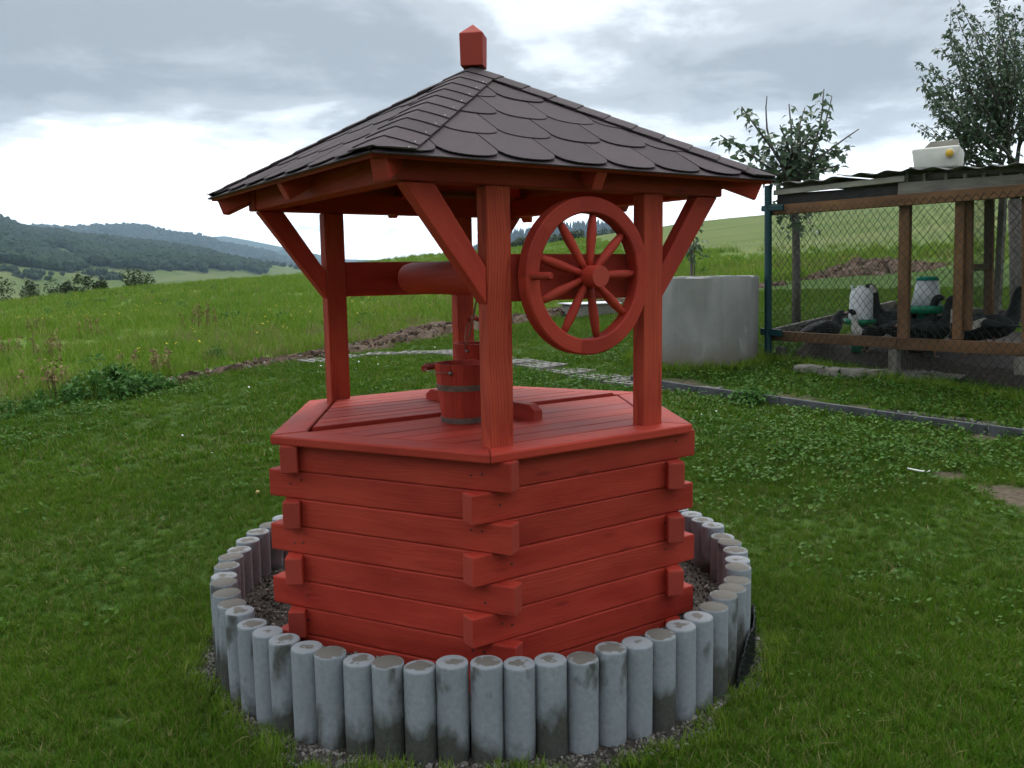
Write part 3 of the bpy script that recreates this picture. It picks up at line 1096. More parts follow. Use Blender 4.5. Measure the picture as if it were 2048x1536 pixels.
# haze: one closed box of even, thin, pale air
bm = bmesh.new()
bmesh.ops.create_cube(bm, size=1.0)
for v_ in bm.verts:
    v_.co = Vector((v_.co.x * 12700, v_.co.y * 12700, -40 + (v_.co.z + 0.5) * 400))
hz = bm_obj('haze', bm, None)
hm = bpy.data.materials.new('haze')
hm.use_nodes = True
ht = hm.node_tree
ht.nodes.remove(ht.nodes['Principled BSDF'])
pvn = ht.nodes.new('ShaderNodeVolumePrincipled')
pvn.inputs['Color'].default_value = (0.56, 0.78, 1.0, 1)
pvn.inputs['Density'].default_value = 0.00016
pvn.inputs['Anisotropy'].default_value = 0.3
ht.links.new(pvn.outputs[0], ht.nodes['Material Output'].inputs['Volume'])
hz.data.materials.append(hm)
tag(hz, kind='stuff')

# ================================================================== THE WELL
well = empty('wishing_well', (0, 0, 0.1), 'red-stained hexagonal log wishing well with posts and shingled pyramid roof', 'wishing well')
H3 = math.sqrt(3) / 2
HEXC = [Vector((-1, 0)), Vector((-.5, -H3)), Vector((.5, -H3)), Vector((1, 0)), Vector((.5, H3)), Vector((-.5, H3))]   # L F R BR B BL
Z_RIM = 0.944
# log courses: each log passes the corner at one end, courses alternate
TW, CH, RW = 0.062, 0.1015, 0.838
for ci_ in range(8):
    zt = 0.9125 - ci_ * CH
    for j in range(6):
        c0, c1 = HEXC[j] * RW, HEXC[(j + 1) % 6] * RW
        dr = (c1 - c0).normalized()
        nin = -(c0 + c1).normalized()
        jit = random.uniform(-0.006, 0.006)
        if ci_ % 2 == 0:
            a2, b2 = c0 + dr * 0.022, c1 + dr * (0.076 + jit)
        else:
            a2, b2 = c0 - dr * (0.076 + jit), c1 - dr * 0.022
        off = nin * (TW / 2 + random.uniform(-0.0015, 0.0015))
        a2, b2 = a2 + off, b2 + off
        zc_ = zt - CH / 2
        plank('log', (a2.x, a2.y, zc_), (b2.x, b2.y, zc_), TW, CH - 0.001, 'red_wood', well, bev=0.0055, seg=2)
# dark discs stand in for shaded screw holes where the logs cross
bm = bmesh.new()
for ci_ in range(8):
    zc_ = 0.9125 - (ci_ + 0.5) * CH
    for j in range(6):
        c0, c1 = HEXC[j] * RW, HEXC[(j + 1) % 6] * RW
        dr = (c1 - c0).normalized()
        nout = (c0 + c1).normalized()
        for e_, sg in ((c0, 1), (c1, -1)):
            for q_ in (0.03, 0.075):
                if random.random() < 0.7:
                    p2 = e_ + dr * sg * (q_ + random.uniform(-.006, .006)) + nout * 0.0006
                    Mx = Matrix.Translation((p2.x, p2.y, zc_ + random.uniform(-.018, .022))) @ Matrix.Rotation(math.atan2(nout.y, nout.x), 4, 'Z') @ Matrix.Rotation(math.pi / 2, 4, 'Y')
                    bmesh.ops.create_cone(bm, cap_ends=True, segments=8, radius1=0.0036, radius2=0.0036, depth=0.004, matrix=Mx)
tag(bm_obj('screw_hole_discs', bm, 'dark_board', well), kind='stuff')
# rim: six mitred boards
for j in range(6):
    o0, o1 = HEXC[j] * 0.885, HEXC[(j + 1) % 6] * 0.885
    i0, i1 = HEXC[j] * 0.748, HEXC[(j + 1) % 6] * 0.748
    dr = (o1 - o0).normalized() * 0.0004
    c = (o0 + o1 + i0 + i1) / 4
    an = math.atan2(dr.y, dr.x)
    M_ = Matrix.Translation((c.x, c.y, 0)) @ Matrix.Rotation(an, 4, 'Z')
    Mi = M_.inverted()
    poly = [(Mi @ Vector((p.x, p.y, 0))).to_2d() for p in (o0 + dr, o1 - dr, i1 - dr, i0 + dr)]
    prism('rim_board', poly, Z_RIM - 0.034, Z_RIM + random.uniform(-.001, .001), 'red_wood', well, bev=0.007, seg=3, matrix=M_)


def hexx(y, rr):
    """half-width of a hexagon of corner radius rr (corners on +-X) at height y"""
    return rr - abs(y) / math.tan(R(60))


def lid(name, y0, y1, n, ztop, rr, label_):
    e = bpy.data.objects.new(name, None)
    COL.objects.link(e)
    e.location = (0, (y0 + y1) / 2, ztop - 0.02)
    e.empty_display_size = 0.1
    set_parent(e, well)
    st = (y1 - y0) / n
    for k in range(n):
        ya, yb = y0 + k * st + 0.0022, y0 + (k + 1) * st - 0.0022
        ym = (ya + yb) / 2
        M_ = Matrix.Translation((0, ym, 0))
        poly = [(-hexx(ya, rr), ya - ym), (hexx(ya, rr), ya - ym), (hexx(yb, rr), yb - ym), (-hexx(yb, rr), yb - ym)]
        prism('plank', poly, ztop - 0.022, ztop + random.uniform(-.0008, .0008), 'red_wood', e, bev=0.003, seg=2, matrix=M_)
    return e


lid('lid', 0.004, 0.630, 8, 0.955, 0.726, '')
lid('lid', -0.640, 0.000, 6, 0.941, 0.742, '')
prism('light_block_sheet', [(p.x * 0.75, p.y * 0.75) for p in HEXC], 0.86, 0.912, 'dark_board', well, bev=0)  # added dark hex sheet below the lid planks, there to block light
# chamfered bar across both lids
bx_a, bx_b = Vector((-.017, .40, 0)), Vector((.061, -.325, 0))
M_ = frame((bx_a.x, bx_a.y, 0.966), (bx_b.x, bx_b.y, 0.966))
Lb = (bx_b - bx_a).length
bm = bmesh.new()
prof = [(-Lb / 2, -0.03), (Lb / 2, -0.03), (Lb / 2, 0.012), (Lb / 2 - 0.035, 0.034), (-Lb / 2 + 0.035, 0.034), (-Lb / 2, 0.012)]
f1 = [bm.verts.new((x, -0.022, z)) for x, z in prof]
f2 = [bm.verts.new((x, 0.022, z)) for x, z in prof]
bm.faces.new(f1)
bm.faces.new(f2[::-1])
for k in range(6):
    bm.faces.new((f1[k], f2[k], f2[(k + 1) % 6], f1[(k + 1) % 6]))
bmesh.ops.recalc_face_normals(bm, faces=list(bm.faces))
bmesh.ops.bevel(bm, geom=list(bm.edges), offset=0.004, segments=2, profile=0.5, affect='EDGES')
bm_obj('lid_bar', bm, 'red_wood', well, M_)
# posts
PX_, PY_, PS = 0.345, 0.657, 0.092
ZT = 1.777
for sx in (-1, 1):
    for sy in (-1, 1):
        xx = sx * PX_ if sx < 0 else 0.318
        plank('post', (xx, sy * PY_, 0.86), (xx, sy * PY_, ZT), PS if sy < 0 else 0.060, 0.060 if sy < 0 else PS, 'red_wood_grain', well, upv=(0, 1, 0) if sy < 0 else (1, 0, 0), bev=0.005)
for sy in (-1, 1):
    plank('cross_board', (-PX_ + PS / 2 + .001, sy * 0.655, 1.489), (0.318 - PS / 2 - .001, sy * 0.655, 1.489), 0.045, 0.153, 'red_wood', well, bev=0.004)
# eaves frame
BW, BH = 0.075, 0.082
for sy in (-1, 1):
    plank('frame_beam', (-0.70, sy * 0.652, ZT + BH / 2 + .001), (0.665, sy * 0.652, ZT + BH / 2 + .001), BW, BH, 'red_wood', well, bev=0.005)
for xx in (-0.655, 0.62):
    plank('frame_beam', (xx, -0.613, ZT + BH / 2 + .003), (xx, 0.613, ZT + BH / 2 + .003), BW, BH, 'red_wood', well, bev=0.005)
# knee braces, running outwards along the wheel side
for sy in (-1, 1):
    for sx in (-1, 1):
        px0 = -PX_ - PS / 2 if sx < 0 else 0.318 + PS / 2
        # parallelogram in the XZ plane
        pts = [(px0, 1.405), (px0, 1.522), (px0 + sx * 0.178, ZT - .001), (px0 + sx * 0.285, ZT - .001)]
        a3 = Vector((px0, sy * 0.655, 1.46))
        b3 = Vector((px0 + sx * 0.232, sy * 0.655, ZT))
        M_ = frame(a3, b3, (0, 1, 0))
        Mi = M_.inverted()
        bm = bmesh.new()
        fr_ = [bm.verts.new(Mi @ Vector((x, sy * 0.655 - 0.026, z))) for x, z in pts]
        bk_ = [bm.verts.new(Mi @ Vector((x, sy * 0.655 + 0.026, z))) for x, z in pts]
        bm.faces.new(fr_)
        bm.faces.new(bk_[::-1])
        for k in range(4):
            bm.faces.new((fr_[k], bk_[k], bk_[(k + 1) % 4], fr_[(k + 1) % 4]))
        bmesh.ops.recalc_face_normals(bm, faces=list(bm.faces))
        bmesh.ops.bevel(bm, geom=list(bm.edges), offset=0.004, segments=2, profile=0.5, affect='EDGES')
        bm_obj('knee_brace', bm, 'red_wood', well, M_)
# ------------------------------------------------------------------ roof
EX, EY, ZE, ZA = 0.824, 0.795, 1.838, 2.297
roof = bpy.data.objects.new('roof', None)
COL.objects.link(roof)
roof.location = (0, 0, ZE)
roof.empty_display_size = 0.1
set_parent(roof, well)
apex = Vector((0, 0, ZA))


def roofz(x, y):
    return ZA - (ZA - ZE) * max(abs(x) / EX, abs(y) / EY)


# rafters under the sheathing
for sx, sy in ((-1, -1), (1, -1), (1, 1), (-1, 1)):
    a3 = Vector((sx * 0.03, sy * 0.03, roofz(0.03, 0.03) - 0.062))
    b3 = Vector((sx * EX * 0.955, sy * EY * 0.955, roofz(EX * .955, EY * .955) - 0.062))
    plank('rafter', a3, b3, 0.05, 0.068, 'red_wood', roof, bev=0.004)
for dx_, dy_ in ((1, 0), (-1, 0), (0, 1), (0, -1)):
    a3 = Vector((dx_ * 0.05, dy_ * 0.05, roofz(dx_ * .05, dy_ * .05) - 0.056))
    b3 = Vector((dx_ * EX * 0.965, dy_ * EY * 0.965, roofz(dx_ * EX * .965, dy_ * EY * .965) - 0.056))
    plank('rafter', a3, b3, 0.045, 0.066, 'red_wood', roof, bev=0.004)


def clip_poly(poly, planes):
    for nx, ny, c in planes:            # keep nx*u + ny*v <= c
        out = []
        for i in range(len(poly)):
            p, q = poly[i], poly[(i + 1) % len(poly)]
            dp, dq = nx * p[0] + ny * p[1] - c, nx * q[0] + ny * q[1] - c
            if dp <= 0:
                out.append(p)
            if (dp < 0 < dq) or (dq < 0 < dp):
                s = dp / (dp - dq)
                out.append((p[0] + s * (q[0] - p[0]), p[1] + s * (q[1] - p[1])))
        poly = out
        if len(poly) < 3:
            return []
    return poly


E_R, TWD = 0.190, 0.214
CORN = [Vector((-EX, -EY, ZE)), Vector((EX, -EY, ZE)), Vector((EX, EY, ZE)), Vector((-EX, EY, ZE))]
nails = []
for k in range(4):
    c0, c1 = CORN[k], CORN[(k + 1) % 4]
    mid = (c0 + c1) / 2
    u = (c1 - c0).normalized()
    he = (c1 - c0).length / 2
    vv = (apex - mid)
    sl = vv.length
    vv.normalize()
    nn_ = u.cross(vv).normalized()
    if nn_.z < 0:
        nn_ = -nn_

    def P3(uu, vq, nq):
        return mid + u * uu + vv * vq + nn_ * nq
    # sheathing boards (seen from below)
    nb = 7
    for q in range(nb):
        v0, v1 = sl * q / nb + .001, sl * (q + 1) / nb - .001
        u0, u1 = he * (1 - v0 / sl), he * (1 - v1 / sl)
        lo = [P3(-u0, v0, -0.016), P3(u0, v0, -0.016), P3(u1, v1, -0.016), P3(-u1, v1, -0.016)]
        hi = [p + nn_ * 0.015 for p in lo]
        M_ = frame((lo[0] + lo[3]) / 2, (lo[1] + lo[2]) / 2, nn_)
        Mi = M_.inverted()
        mk('sheathing_board', [Mi @ p for p in lo + hi], [(3, 2, 1, 0), (4, 5, 6, 7), (0, 1, 5, 4), (1, 2, 6, 5), (2, 3, 7, 6), (3, 0, 4, 7)], 'red_wood', roof, M_)
    # starter strip, a straight eave edge
    st_ = [(-he - .008, -0.013), (he + .008, -0.013), (he * 0.87, 0.12), (-he * 0.87, 0.12)]
    Vs = [P3(p[0], p[1], 0.001) for p in st_] + [P3(p[0], p[1], 0.005) for p in st_]
    mk('starter_strip', Vs, [(3, 2, 1, 0), (4, 5, 6, 7), (0, 1, 5, 4), (1, 2, 6, 5), (2, 3, 7, 6), (3, 0, 4, 7)], 'bitumen_shingle', roof)
    # rounded shingles
    rows = int(sl / E_R) + 1
    planes = [(sl / he, 1.0, sl + .004), (-sl / he, 1.0, sl + .004), (0, -1, 0.02)]
    for r_ in range(rows):
        v0 = -0.005 + r_ * E_R
        Lr = E_R * 1.42
        offu = (TWD / 2 if r_ % 2 else 0) - 0.072 + (0.03 if k % 2 else 0.0)
        nmax = int(he / TWD) + 2
        for q in range(-nmax, nmax + 1):
            uc = q * TWD + offu
            hw = TWD / 2 - 0.0026
            sag = 0.052
            arc = []
            for s in range(17):
                x = -1 + 2 * s / 16
                arc.append((uc + hw * x, v0 + sag * (1 - math.sqrt(max(0, 1 - (abs(x) ** 2.2))))))
            poly = arc + [(uc + hw, v0 + Lr), (uc - hw, v0 + Lr)]
            poly = clip_poly(poly, planes)
            if len(poly) < 3:
                continue
            ar = abs(sum(poly[i][0] * poly[(i + 1) % len(poly)][1] - poly[(i + 1) % len(poly)][0] * poly[i][1] for i in range(len(poly)))) / 2
            if ar < 2e-4:
                continue
            curl = random.uniform(0.0, 0.0026)
            lo = [P3(p[0], p[1], 0.0055 + (0.0042 + curl) * (1 - (p[1] - v0) / Lr)) for p in poly]
            hi = [p + nn_ * 0.0030 for p in lo]
            n_ = len(poly)
            Fs = [tuple(range(n_, 2 * n_)), tuple(range(n_))[::-1]] + [(i, (i + 1) % n_, n_ + (i + 1) % n_, n_ + i) for i in range(n_)]
            cen = sum(lo, Vector()) / n_
            mk('shingle', [p - cen for p in lo + hi], Fs, 'bitumen_shingle', roof, Matrix.Translation(cen))
# hip caps
for k in range(4):
    c0 = CORN[k]
    hdir = (apex - c0)
    hl = hdir.length
    hdir.normalize()
    sides = []
    for nb_ in (CORN[(k - 1) % 4], CORN[(k + 1) % 4]):
        ev = (nb_ - c0).normalized()
        inn = (ev - hdir * ev.dot(hdir)).normalized()          # in-face, perpendicular to the hip
        nf = inn.cross(hdir).normalized()
        if nf.z < 0:
            nf = -nf
        sides.append((inn, nf, ev))
    hn = (sides[0][1] + sides[1][1]).normalized()
    EC, CWD = 0.112, 0.100
    nc = int(hl / EC) + 1
    for q in range(nc):
        t0 = q * EC - 0.005
        t1 = min(t0 + EC * 1.45, hl + 0.01)
        if t0 > hl - 0.03:
            continue
        grid_lo = []
        ns = 12
        for ti in range(5):
            row = []
            for si in range(ns + 1):
                s = -CWD + 2 * CWD * si / ns
                inn, nf, ev = sides[0 if s < 0 else 1]
                wv_ = 0.003 * math.cos(math.pi * s / CWD) * (1 if ti == 0 else 0)
                tt = t0 + (t1 - t0) * ti / 4 - wv_ * (q > 0)
                # keep the lowest cap from hanging over the eave
                p = c0 + hdir * tt + inn * abs(s)
                over = ZE - 0.006 - p.z
                if over > 0:
                    p += hdir * (over / hdir.z)
                shr = min(1.0, max(0.05, (hl - tt) / 0.10))
                p = c0 + hdir * ((p - c0).dot(hdir)) + inn * abs(s) * shr
                rnd_ = math.exp(-(s / 0.03) ** 2)
                nmix = (nf * (1 - 0.5 * rnd_) + hn * 0.5 * rnd_).normalized()
                row.append(p + nmix * (0.0142 + 0.0055 * (1 - ti / 4) - 0.003 * rnd_))
            grid_lo.append(row)
        W_ = ns + 1
        V_ = [p for row in grid_lo for p in row]
        cen = sum(V_, Vector()) / len(V_)
        nlo = len(V_)
        V2 = [p + hn * 0.0034 for p in V_]
        Fs = []
        for ti in range(4):
            for si in range(ns):
                a0 = ti * W_ + si
                Fs.append((nlo + a0, nlo + a0 + 1, nlo + a0 + W_ + 1, nlo + a0 + W_))
                Fs.append((a0, a0 + W_, a0 + W_ + 1, a0 + 1))
        bnd = [si for si in range(W_)] + [ti * W_ + ns for ti in range(1, 5)] + [4 * W_ + si for si in range(ns - 1, -1, -1)] + [ti * W_ for ti in range(3, 0, -1)]
        for i in range(len(bnd)):
            a0, b0 = bnd[i], bnd[(i + 1) % len(bnd)]
            Fs.append((a0, b0, nlo + b0, nlo + a0))
        o = mk('hip_cap', [p - cen for p in V_ + V2], Fs, 'bitumen_shingle', roof, Matrix.Translation(cen))
        bmx = bmesh.new()
        bmx.from_mesh(o.data)
        bmesh.ops.recalc_face_normals(bmx, faces=list(bmx.faces))
        bmx.to_mesh(o.data)
        bmx.free()
        auto_smooth(o, 42)
        for si in (ns - 1,):
            a0 = 0 * W_ + si
            if t0 < hl - 0.12:
                nails.append((V2[a0] * 0.72 + V2[a0 + W_] * 0.28, sides[0 if si < 6 else 1][1]))
bm = bmesh.new()
for p, nf in nails:
    bmesh.ops.create_icosphere(bm, subdivisions=1, radius=0.0022, matrix=Matrix.Translation(p + nf * 0.001))
tag(bm_obj('nail_heads', bm, 'nail_metal', roof), kind='stuff')
# finial, turned nearly face-on to the path
fa_ = math.atan2(CAM[1], CAM[0]) - R(11)
M_ = Matrix.Translation((0.0, 0.0, 2.287)) @ Matrix.Rotation(fa_, 4, 'Z')
s_ = 0.0465
bm = bmesh.new()
bs = [bm.verts.new((x * s_ * 0.95, y * s_ * 0.95, 0.020)) for x, y in ((-1, -1), (1, -1), (1, 1), (-1, 1))]
md2 = [bm.verts.new((x * s_, y * s_, 0.142)) for x, y in ((-1, -1), (1, -1), (1, 1), (-1, 1))]
tp = bm.verts.new((0, 0, 0.185))
bm.faces.new(bs[::-1])
for k in range(4):
    bm.faces.new((bs[k], bs[(k + 1) % 4], md2[(k + 1) % 4], md2[k]))
    bm.faces.new((md2[k], md2[(k + 1) % 4], tp))
bmesh.ops.bevel(bm, geom=list(bm.edges), offset=0.003, segments=2, profile=0.5, affect='EDGES')
bm_obj('finial', bm, 'red_wood', roof, M_)

# ------------------------------------------------------------------ windlass with spoked wheel
AXX, AXZ = -0.022, 1.489
wind = empty('windlass', (AXX, 0, AXZ), 'red wooden windlass drum with nine-spoked crank wheel under the well roof', 'windlass')
M_ = frame((AXX, -0.575, AXZ), (AXX, 0.56, AXZ))
dr_prof = [(-0.5675, 0.040), (-0.5675, 0.055), (-0.555, 0.068), (-0.52, 0.070), (0.52, 0.070), (0.55, 0.066), (0.5675, 0.052), (0.5675, 0.030)]
V_, F_ = [], []
for x, r_ in dr_prof:
    for k in range(28):
        q = 2 * math.pi * k / 28
        V_.append((x, r_ * math.cos(q), r_ * math.sin(q)))
for i in range(len(dr_prof) - 1):
    for k in range(28):
        F_.append((i * 28 + k, i * 28 + (k + 1) % 28, (i + 1) * 28 + (k + 1) % 28, (i + 1) * 28 + k))
F_.append(tuple(range(28))[::-1])
F_.append(tuple((len(dr_prof) - 1) * 28 + k for k in range(28)))
auto_smooth(mk('drum', V_, F_, 'red_wood', wind, M_))
auto_smooth(tube('axle', [(AXX, -0.72, AXZ), (AXX, 0.70, AXZ)], 0.016, 'steel_dull', wind, 12))
wheel = bpy.data.objects.new('wheel', None)
COL.objects.link(wheel)
wheel.location = (AXX, -0.72, AXZ)
wheel.empty_display_size = 0.1
set_parent(wheel, wind)
RO, RI, WY0, WY1 = 0.262, 0.209, -0.748, -0.700
for sgi in range(9):                                    # sawn rim segments
    V_, F_ = [], []
    ns = 8
    prof = [(RO, WY1), (RO, WY0 + .005), (RO - .005, WY0), (RI + .005, WY0), (RI, WY0 + .005), (RI, WY1)]
    for i in range(ns + 1):
        q = 2 * math.pi * (sgi + i / ns) / 9 + R(20)
        for r_, y_ in prof:
            V_.append((AXX + r_ * math.cos(q), y_, AXZ + r_ * math.sin(q)))
    npf = len(prof)
    for i in range(ns):
        for k in range(npf):
            F_.append((i * npf + k, i * npf + (k + 1) % npf, (i + 1) * npf + (k + 1) % npf, (i + 1) * npf + k))
    F_.append(tuple(range(npf)))
    F_.append(tuple(ns * npf + k for k in range(npf))[::-1])
    cq = 2 * math.pi * (sgi + .5) / 9 + R(20)
    # local x along the segment so the grain follows the rim
    M_ = Matrix.Translation((AXX + 0.235 * math.cos(cq), -0.725, AXZ + 0.235 * math.sin(cq))) @ Matrix.Rotation(-(cq + math.pi / 2), 4, 'Y')
    Mi = M_.inverted()
    o = mk('rim_segment', [Mi @ Vector(p) for p in V_], F_, 'red_wood', wheel, M_)
    bmx = bmesh.new()
    bmx.from_mesh(o.data)
    bmesh.ops.recalc_face_normals(bmx, faces=list(bmx.faces))
    bmx.to_mesh(o.data)
    bmx.free()
    auto_smooth(o, 30)
for i in range(9):
    q = 2 * math.pi * i / 9 + R(2)
    a3 = Vector((AXX + .03 * math.cos(q), -0.735, AXZ + .03 * math.sin(q)))
    b3 = Vector((AXX + .214 * math.cos(q), -0.722, AXZ + .214 * math.sin(q)))
    L_ = (b3 - a3).length
    M_ = frame(a3, b3, (0, 1, 0))
    V_, F_ = tube_geo([(-L_ / 2 + L_ * s / 6, 0, 0) for s in range(7)], [0.0115, 0.0125, 0.0145, 0.0165, 0.0165, 0.0140, 0.0105], 12)
    mk('spoke', V_, F_, 'red_wood', wheel, M_, True)
hub_p = [(-0.05, 0.036), (-0.046, 0.0365), (0.045, 0.0365), (0.050, 0.035)]
M_ = frame((AXX, -0.700, AXZ), (AXX, -0.800, AXZ))
V_, F_ = tube_geo([(x, 0, 0) for x, r_ in hub_p], [r_ for x, r_ in hub_p], 24)
auto_smooth(mk('hub', V_, F_, 'red_wood', wheel, M_))
auto_smooth(tube('crank_peg', [(AXX - .235, -0.74, AXZ + .004), (AXX - .235, -0.835, AXZ + .004), (AXX - .235, -0.841, AXZ + .004)], [0.0125, 0.0125, 0.009], 'red_wood', wheel, 14))


# ------------------------------------------------------------------ buckets
def bucket(loc, rot, label, bail_down=True):
    root = empty('bucket', loc, label, 'bucket', None)
    h, r0, r1, nst = 0.228, 0.082, 0.107, 14
    for i in range(nst):
        V_ = []
        seg = 3
        for zq, rq in ((0, r0), (h, r1)):
            for j in range(seg + 1):
                q = 2 * math.pi * (i + 0.015 + 0.97 * j / seg) / nst + rot
                for rr_ in (rq, rq - 0.012):
                    V_.append((loc[0] + rr_ * math.cos(q), loc[1] + rr_ * math.sin(q), loc[2] + zq))
        F_ = []
        n_ = (seg + 1) * 2
        for j in range(seg):
            a0 = j * 2
            F_ += [(a0, a0 + 2, n_ + a0 + 2, n_ + a0), (a0 + 1, n_ + a0 + 1, n_ + a0 + 3, a0 + 3), (n_ + a0, n_ + a0 + 2, n_ + a0 + 3, n_ + a0 + 1), (a0, a0 + 1, a0 + 3, a0 + 2)]
        F_ += [(0, n_, n_ + 1, 1), (2 * seg, 2 * seg + 1, n_ + 2 * seg + 1, n_ + 2 * seg)]
        q = 2 * math.pi * (i + .5) / nst + rot
        M_ = frame((loc[0] + r0 * math.cos(q), loc[1] + r0 * math.sin(q), loc[2]), (loc[0] + r1 * math.cos(q), loc[1] + r1 * math.sin(q), loc[2] + h), (math.cos(q), math.sin(q), 0))
        Mi = M_.inverted()
        mk('stave', [Mi @ Vector(p) for p in V_], F_, 'red_wood', root, M_)
    lathe('bucket_bottom', [(0.0, 0.012), (r0 - 0.008, 0.012), (r0 - 0.008, 0.022), (0.0, 0.022)], 'red_wood', root, 20, loc, False)

    def hoop(z0, z1):
        ra, rb = r0 + (r1 - r0) * z0 / h, r0 + (r1 - r0) * z1 / h
        auto_smooth(lathe('hoop', [(ra + .0005, z0), (ra + .0028, z0), (rb + .0028, z1), (rb + .0005, z1)], 'hoop_metal', root, 32, loc))
    hoop(0.004, 0.025)
    hoop(0.128, 0.150)
    # bail: a wire hinged on two ears, with a turned grip
    ax_ = Vector((math.cos(rot), math.sin(rot), 0))
    side = Vector((-math.sin(rot), math.cos(rot), 0))
    ez = loc[2] + h - 0.030
    re = r1 + 0.004
    pts = []
    for s in range(13):
        q = math.pi * s / 12
        if bail_down:
            off = side * (-math.sin(q) ** 0.7 * 0.150) + Vector((0, 0, 0.010 * math.sin(q)))
        else:
            off = side * 0.01 + Vector((0, 0, math.sin(q) ** 0.7 * 0.15))
        pts.append(Vector((loc[0], loc[1], ez)) + ax_ * (math.cos(q) * re) + off)
    tube('bail', pts, 0.0018, 'steel_dull', root, 6)
    for s in (-1, 1):
        bm = bmesh.new()
        bmesh.ops.create_uvsphere(bm, u_segments=10, v_segments=6, radius=0.0085, matrix=Matrix.Translation(Vector((loc[0], loc[1], ez)) + ax_ * s * (re - 0.002)))
        bm_obj('ear_bolt', bm, 'steel_dull', root, None, True)
    auto_smooth(tube('grip', [pts[4] + (pts[5] - pts[4]) * 0.2, pts[6], pts[8] + (pts[7] - pts[8]) * 0.2], [0.012, 0.0145, 0.012], 'red_wood', root, 14))
    return root


b1 = (-0.183, -0.170, 0.941)
bucket(b1, math.atan2(CAM[1] - b1[1], CAM[0] - b1[0]) - R(24), 'red stave bucket with folded-down bail standing before the lid bar', True)
b2 = (0.268, 0.455, 0.956)
bucket(b2, 0.6, 'red stave bucket tied to the rope by the rear well post', False)
# rope from the drum to the far bucket
_p0 = Vector((AXX + 0.0, -0.03, AXZ - 0.068))
_p1 = Vector((b2[0] - 0.045, b2[1] + 0.03, b2[2] + 0.19))
pts = [_p0 + (_p1 - _p0) * s / 10 + Vector((0, 0, -0.012 * math.sin(math.pi * s / 10))) for s in range(11)]
rope = tube('rope', pts, 0.0040, 'rope', None, 8)
tag(rope, 'thin rope hanging from the windlass drum into the far bucket', 'rope')

# ------------------------------------------------------------------ palisade ring
pal = empty('palisade_border', (0, 0, 0.0), 'ring of round grey concrete palisade stakes set around the red well', 'border')
NP, RC, RP, ZP = 65, 1.0405, 0.0501, 0.329
pv_, pf_ = [], []
nseg = 24
pr = [(RP * 0.93, 0.0), (RP * 0.983, -0.0022), (RP, -0.007), (RP, -0.62)]
for r_, z_ in pr:
    for k in range(nseg):
        q = 2 * math.pi * k / nseg
        pv_.append((r_ * math.cos(q), r_ * math.sin(q), z_))
for i in range(len(pr) - 1):
    for k in range(nseg):
        pf_.append(((i + 1) * nseg + k, (i + 1) * nseg + (k + 1) % nseg, i * nseg + (k + 1) % nseg, i * nseg + k))
pf_.append(tuple(range(nseg)))
pme = bpy.data.meshes.new('palisade')
pme.from_pydata(pv_, [], pf_)
pme.update()
for i in range(NP):
    q = 2 * math.pi * (i + random.uniform(-.03, .03)) / NP
    rr_ = RC + random.uniform(-.003, .003)
    M_ = Matrix.Translation((rr_ * math.cos(q), rr_ * math.sin(q), ZP + 0.033 * (1.04 + rr_ * (math.cos(q) * fh[0] + math.sin(q) * fh[1])) + random.uniform(-.010, .010))) @ Matrix.Rotation(random.uniform(-.009, .009), 4, 'X') @ Matrix.Rotation(random.uniform(-.009, .009), 4, 'Y') @ Matrix.Rotation(random.uniform(0, 6.28), 4, 'Z')
    o = link_mesh('palisade', pme, 'palisade_concrete', pal, M_)
auto_smooth(o, 50)
# earth inside the ring and the gravel margin outside it
bm = bmesh.new()
rings_ = []
for r_ in (0.0, 0.5, 0.8, 0.9, 0.99, 1.045):
    row = []
    for k in range(64 if r_ > 0 else 1):
        q = 2 * math.pi * k / 64
        row.append(bm.verts.new((r_ * math.cos(q), r_ * math.sin(q), 0.140 + 0.036 * (1.04 + r_ * (math.cos(q) * fh[0] + math.sin(q) * fh[1])) + 0.012 * math.sin(q * 3 + r_ * 5) + random.uniform(-.008, .008))))
    rings_.append(row)
for k in range(64):
    bm.faces.new((rings_[0][0], rings_[1][k], rings_[1][(k + 1) % 64]))
for i in range(1, len(rings_) - 1):
    for k in range(64):
        bm.faces.new((rings_[i][k], rings_[i + 1][k], rings_[i + 1][(k + 1) % 64], rings_[i][(k + 1) % 64]))
tag(bm_obj('well_bed_soil', bm, 'gravel_soil', None, None, True), kind='structure')
V_, F_ = [], []
nq = 160
for k in range(nq):
    q = 2 * math.pi * k / nq
    re_ = float(gravel_edge(np.array(math.cos(q)), np.array(math.sin(q)))) + 0.02
    for s in range(4):
        r_ = 1.02 + (re_ - 1.02) * s / 3
        x, y = r_ * math.cos(q), r_ * math.sin(q)
        V_.append((x, y, tz(x, y) + (0.010 if s < 3 else -0.004)))
for k in range(nq):
    for s in range(3):
        F_.append((k * 4 + s, k * 4 + s + 1, ((k + 1) % nq) * 4 + s + 1, ((k + 1) % nq) * 4 + s))
tag(mk('gravel_margin', V_, F_, 'gravel_soil', None, None, True), kind='structure')
rocks = src_collection('gravel_sources', [rock_mesh('pebble', 'stone', 1, 0.28, 0.6) for _ in range(6)])
n_ = 12000
q = rng.uniform(0, 2 * np.pi, n_)
ins = rng.uniform(size=n_) < 0.45
re_ = gravel_edge(np.cos(q), np.sin(q))
r_ = np.where(ins, np.sqrt(rng.uniform(0.62 ** 2, 0.995 ** 2, n_)), 1.085 + (re_ + 0.02 - 1.085) * rng.uniform(0, 1, n_) ** 1.3)
x, y = r_ * np.cos(q), r_ * np.sin(q)
z = np.where(ins, 0.144 + 0.036 * (1.04 + x * fh[0] + y * fh[1]) + 0.012 * np.sin(q * 3 + r_ * 5), terrain(x, y) + 0.010)
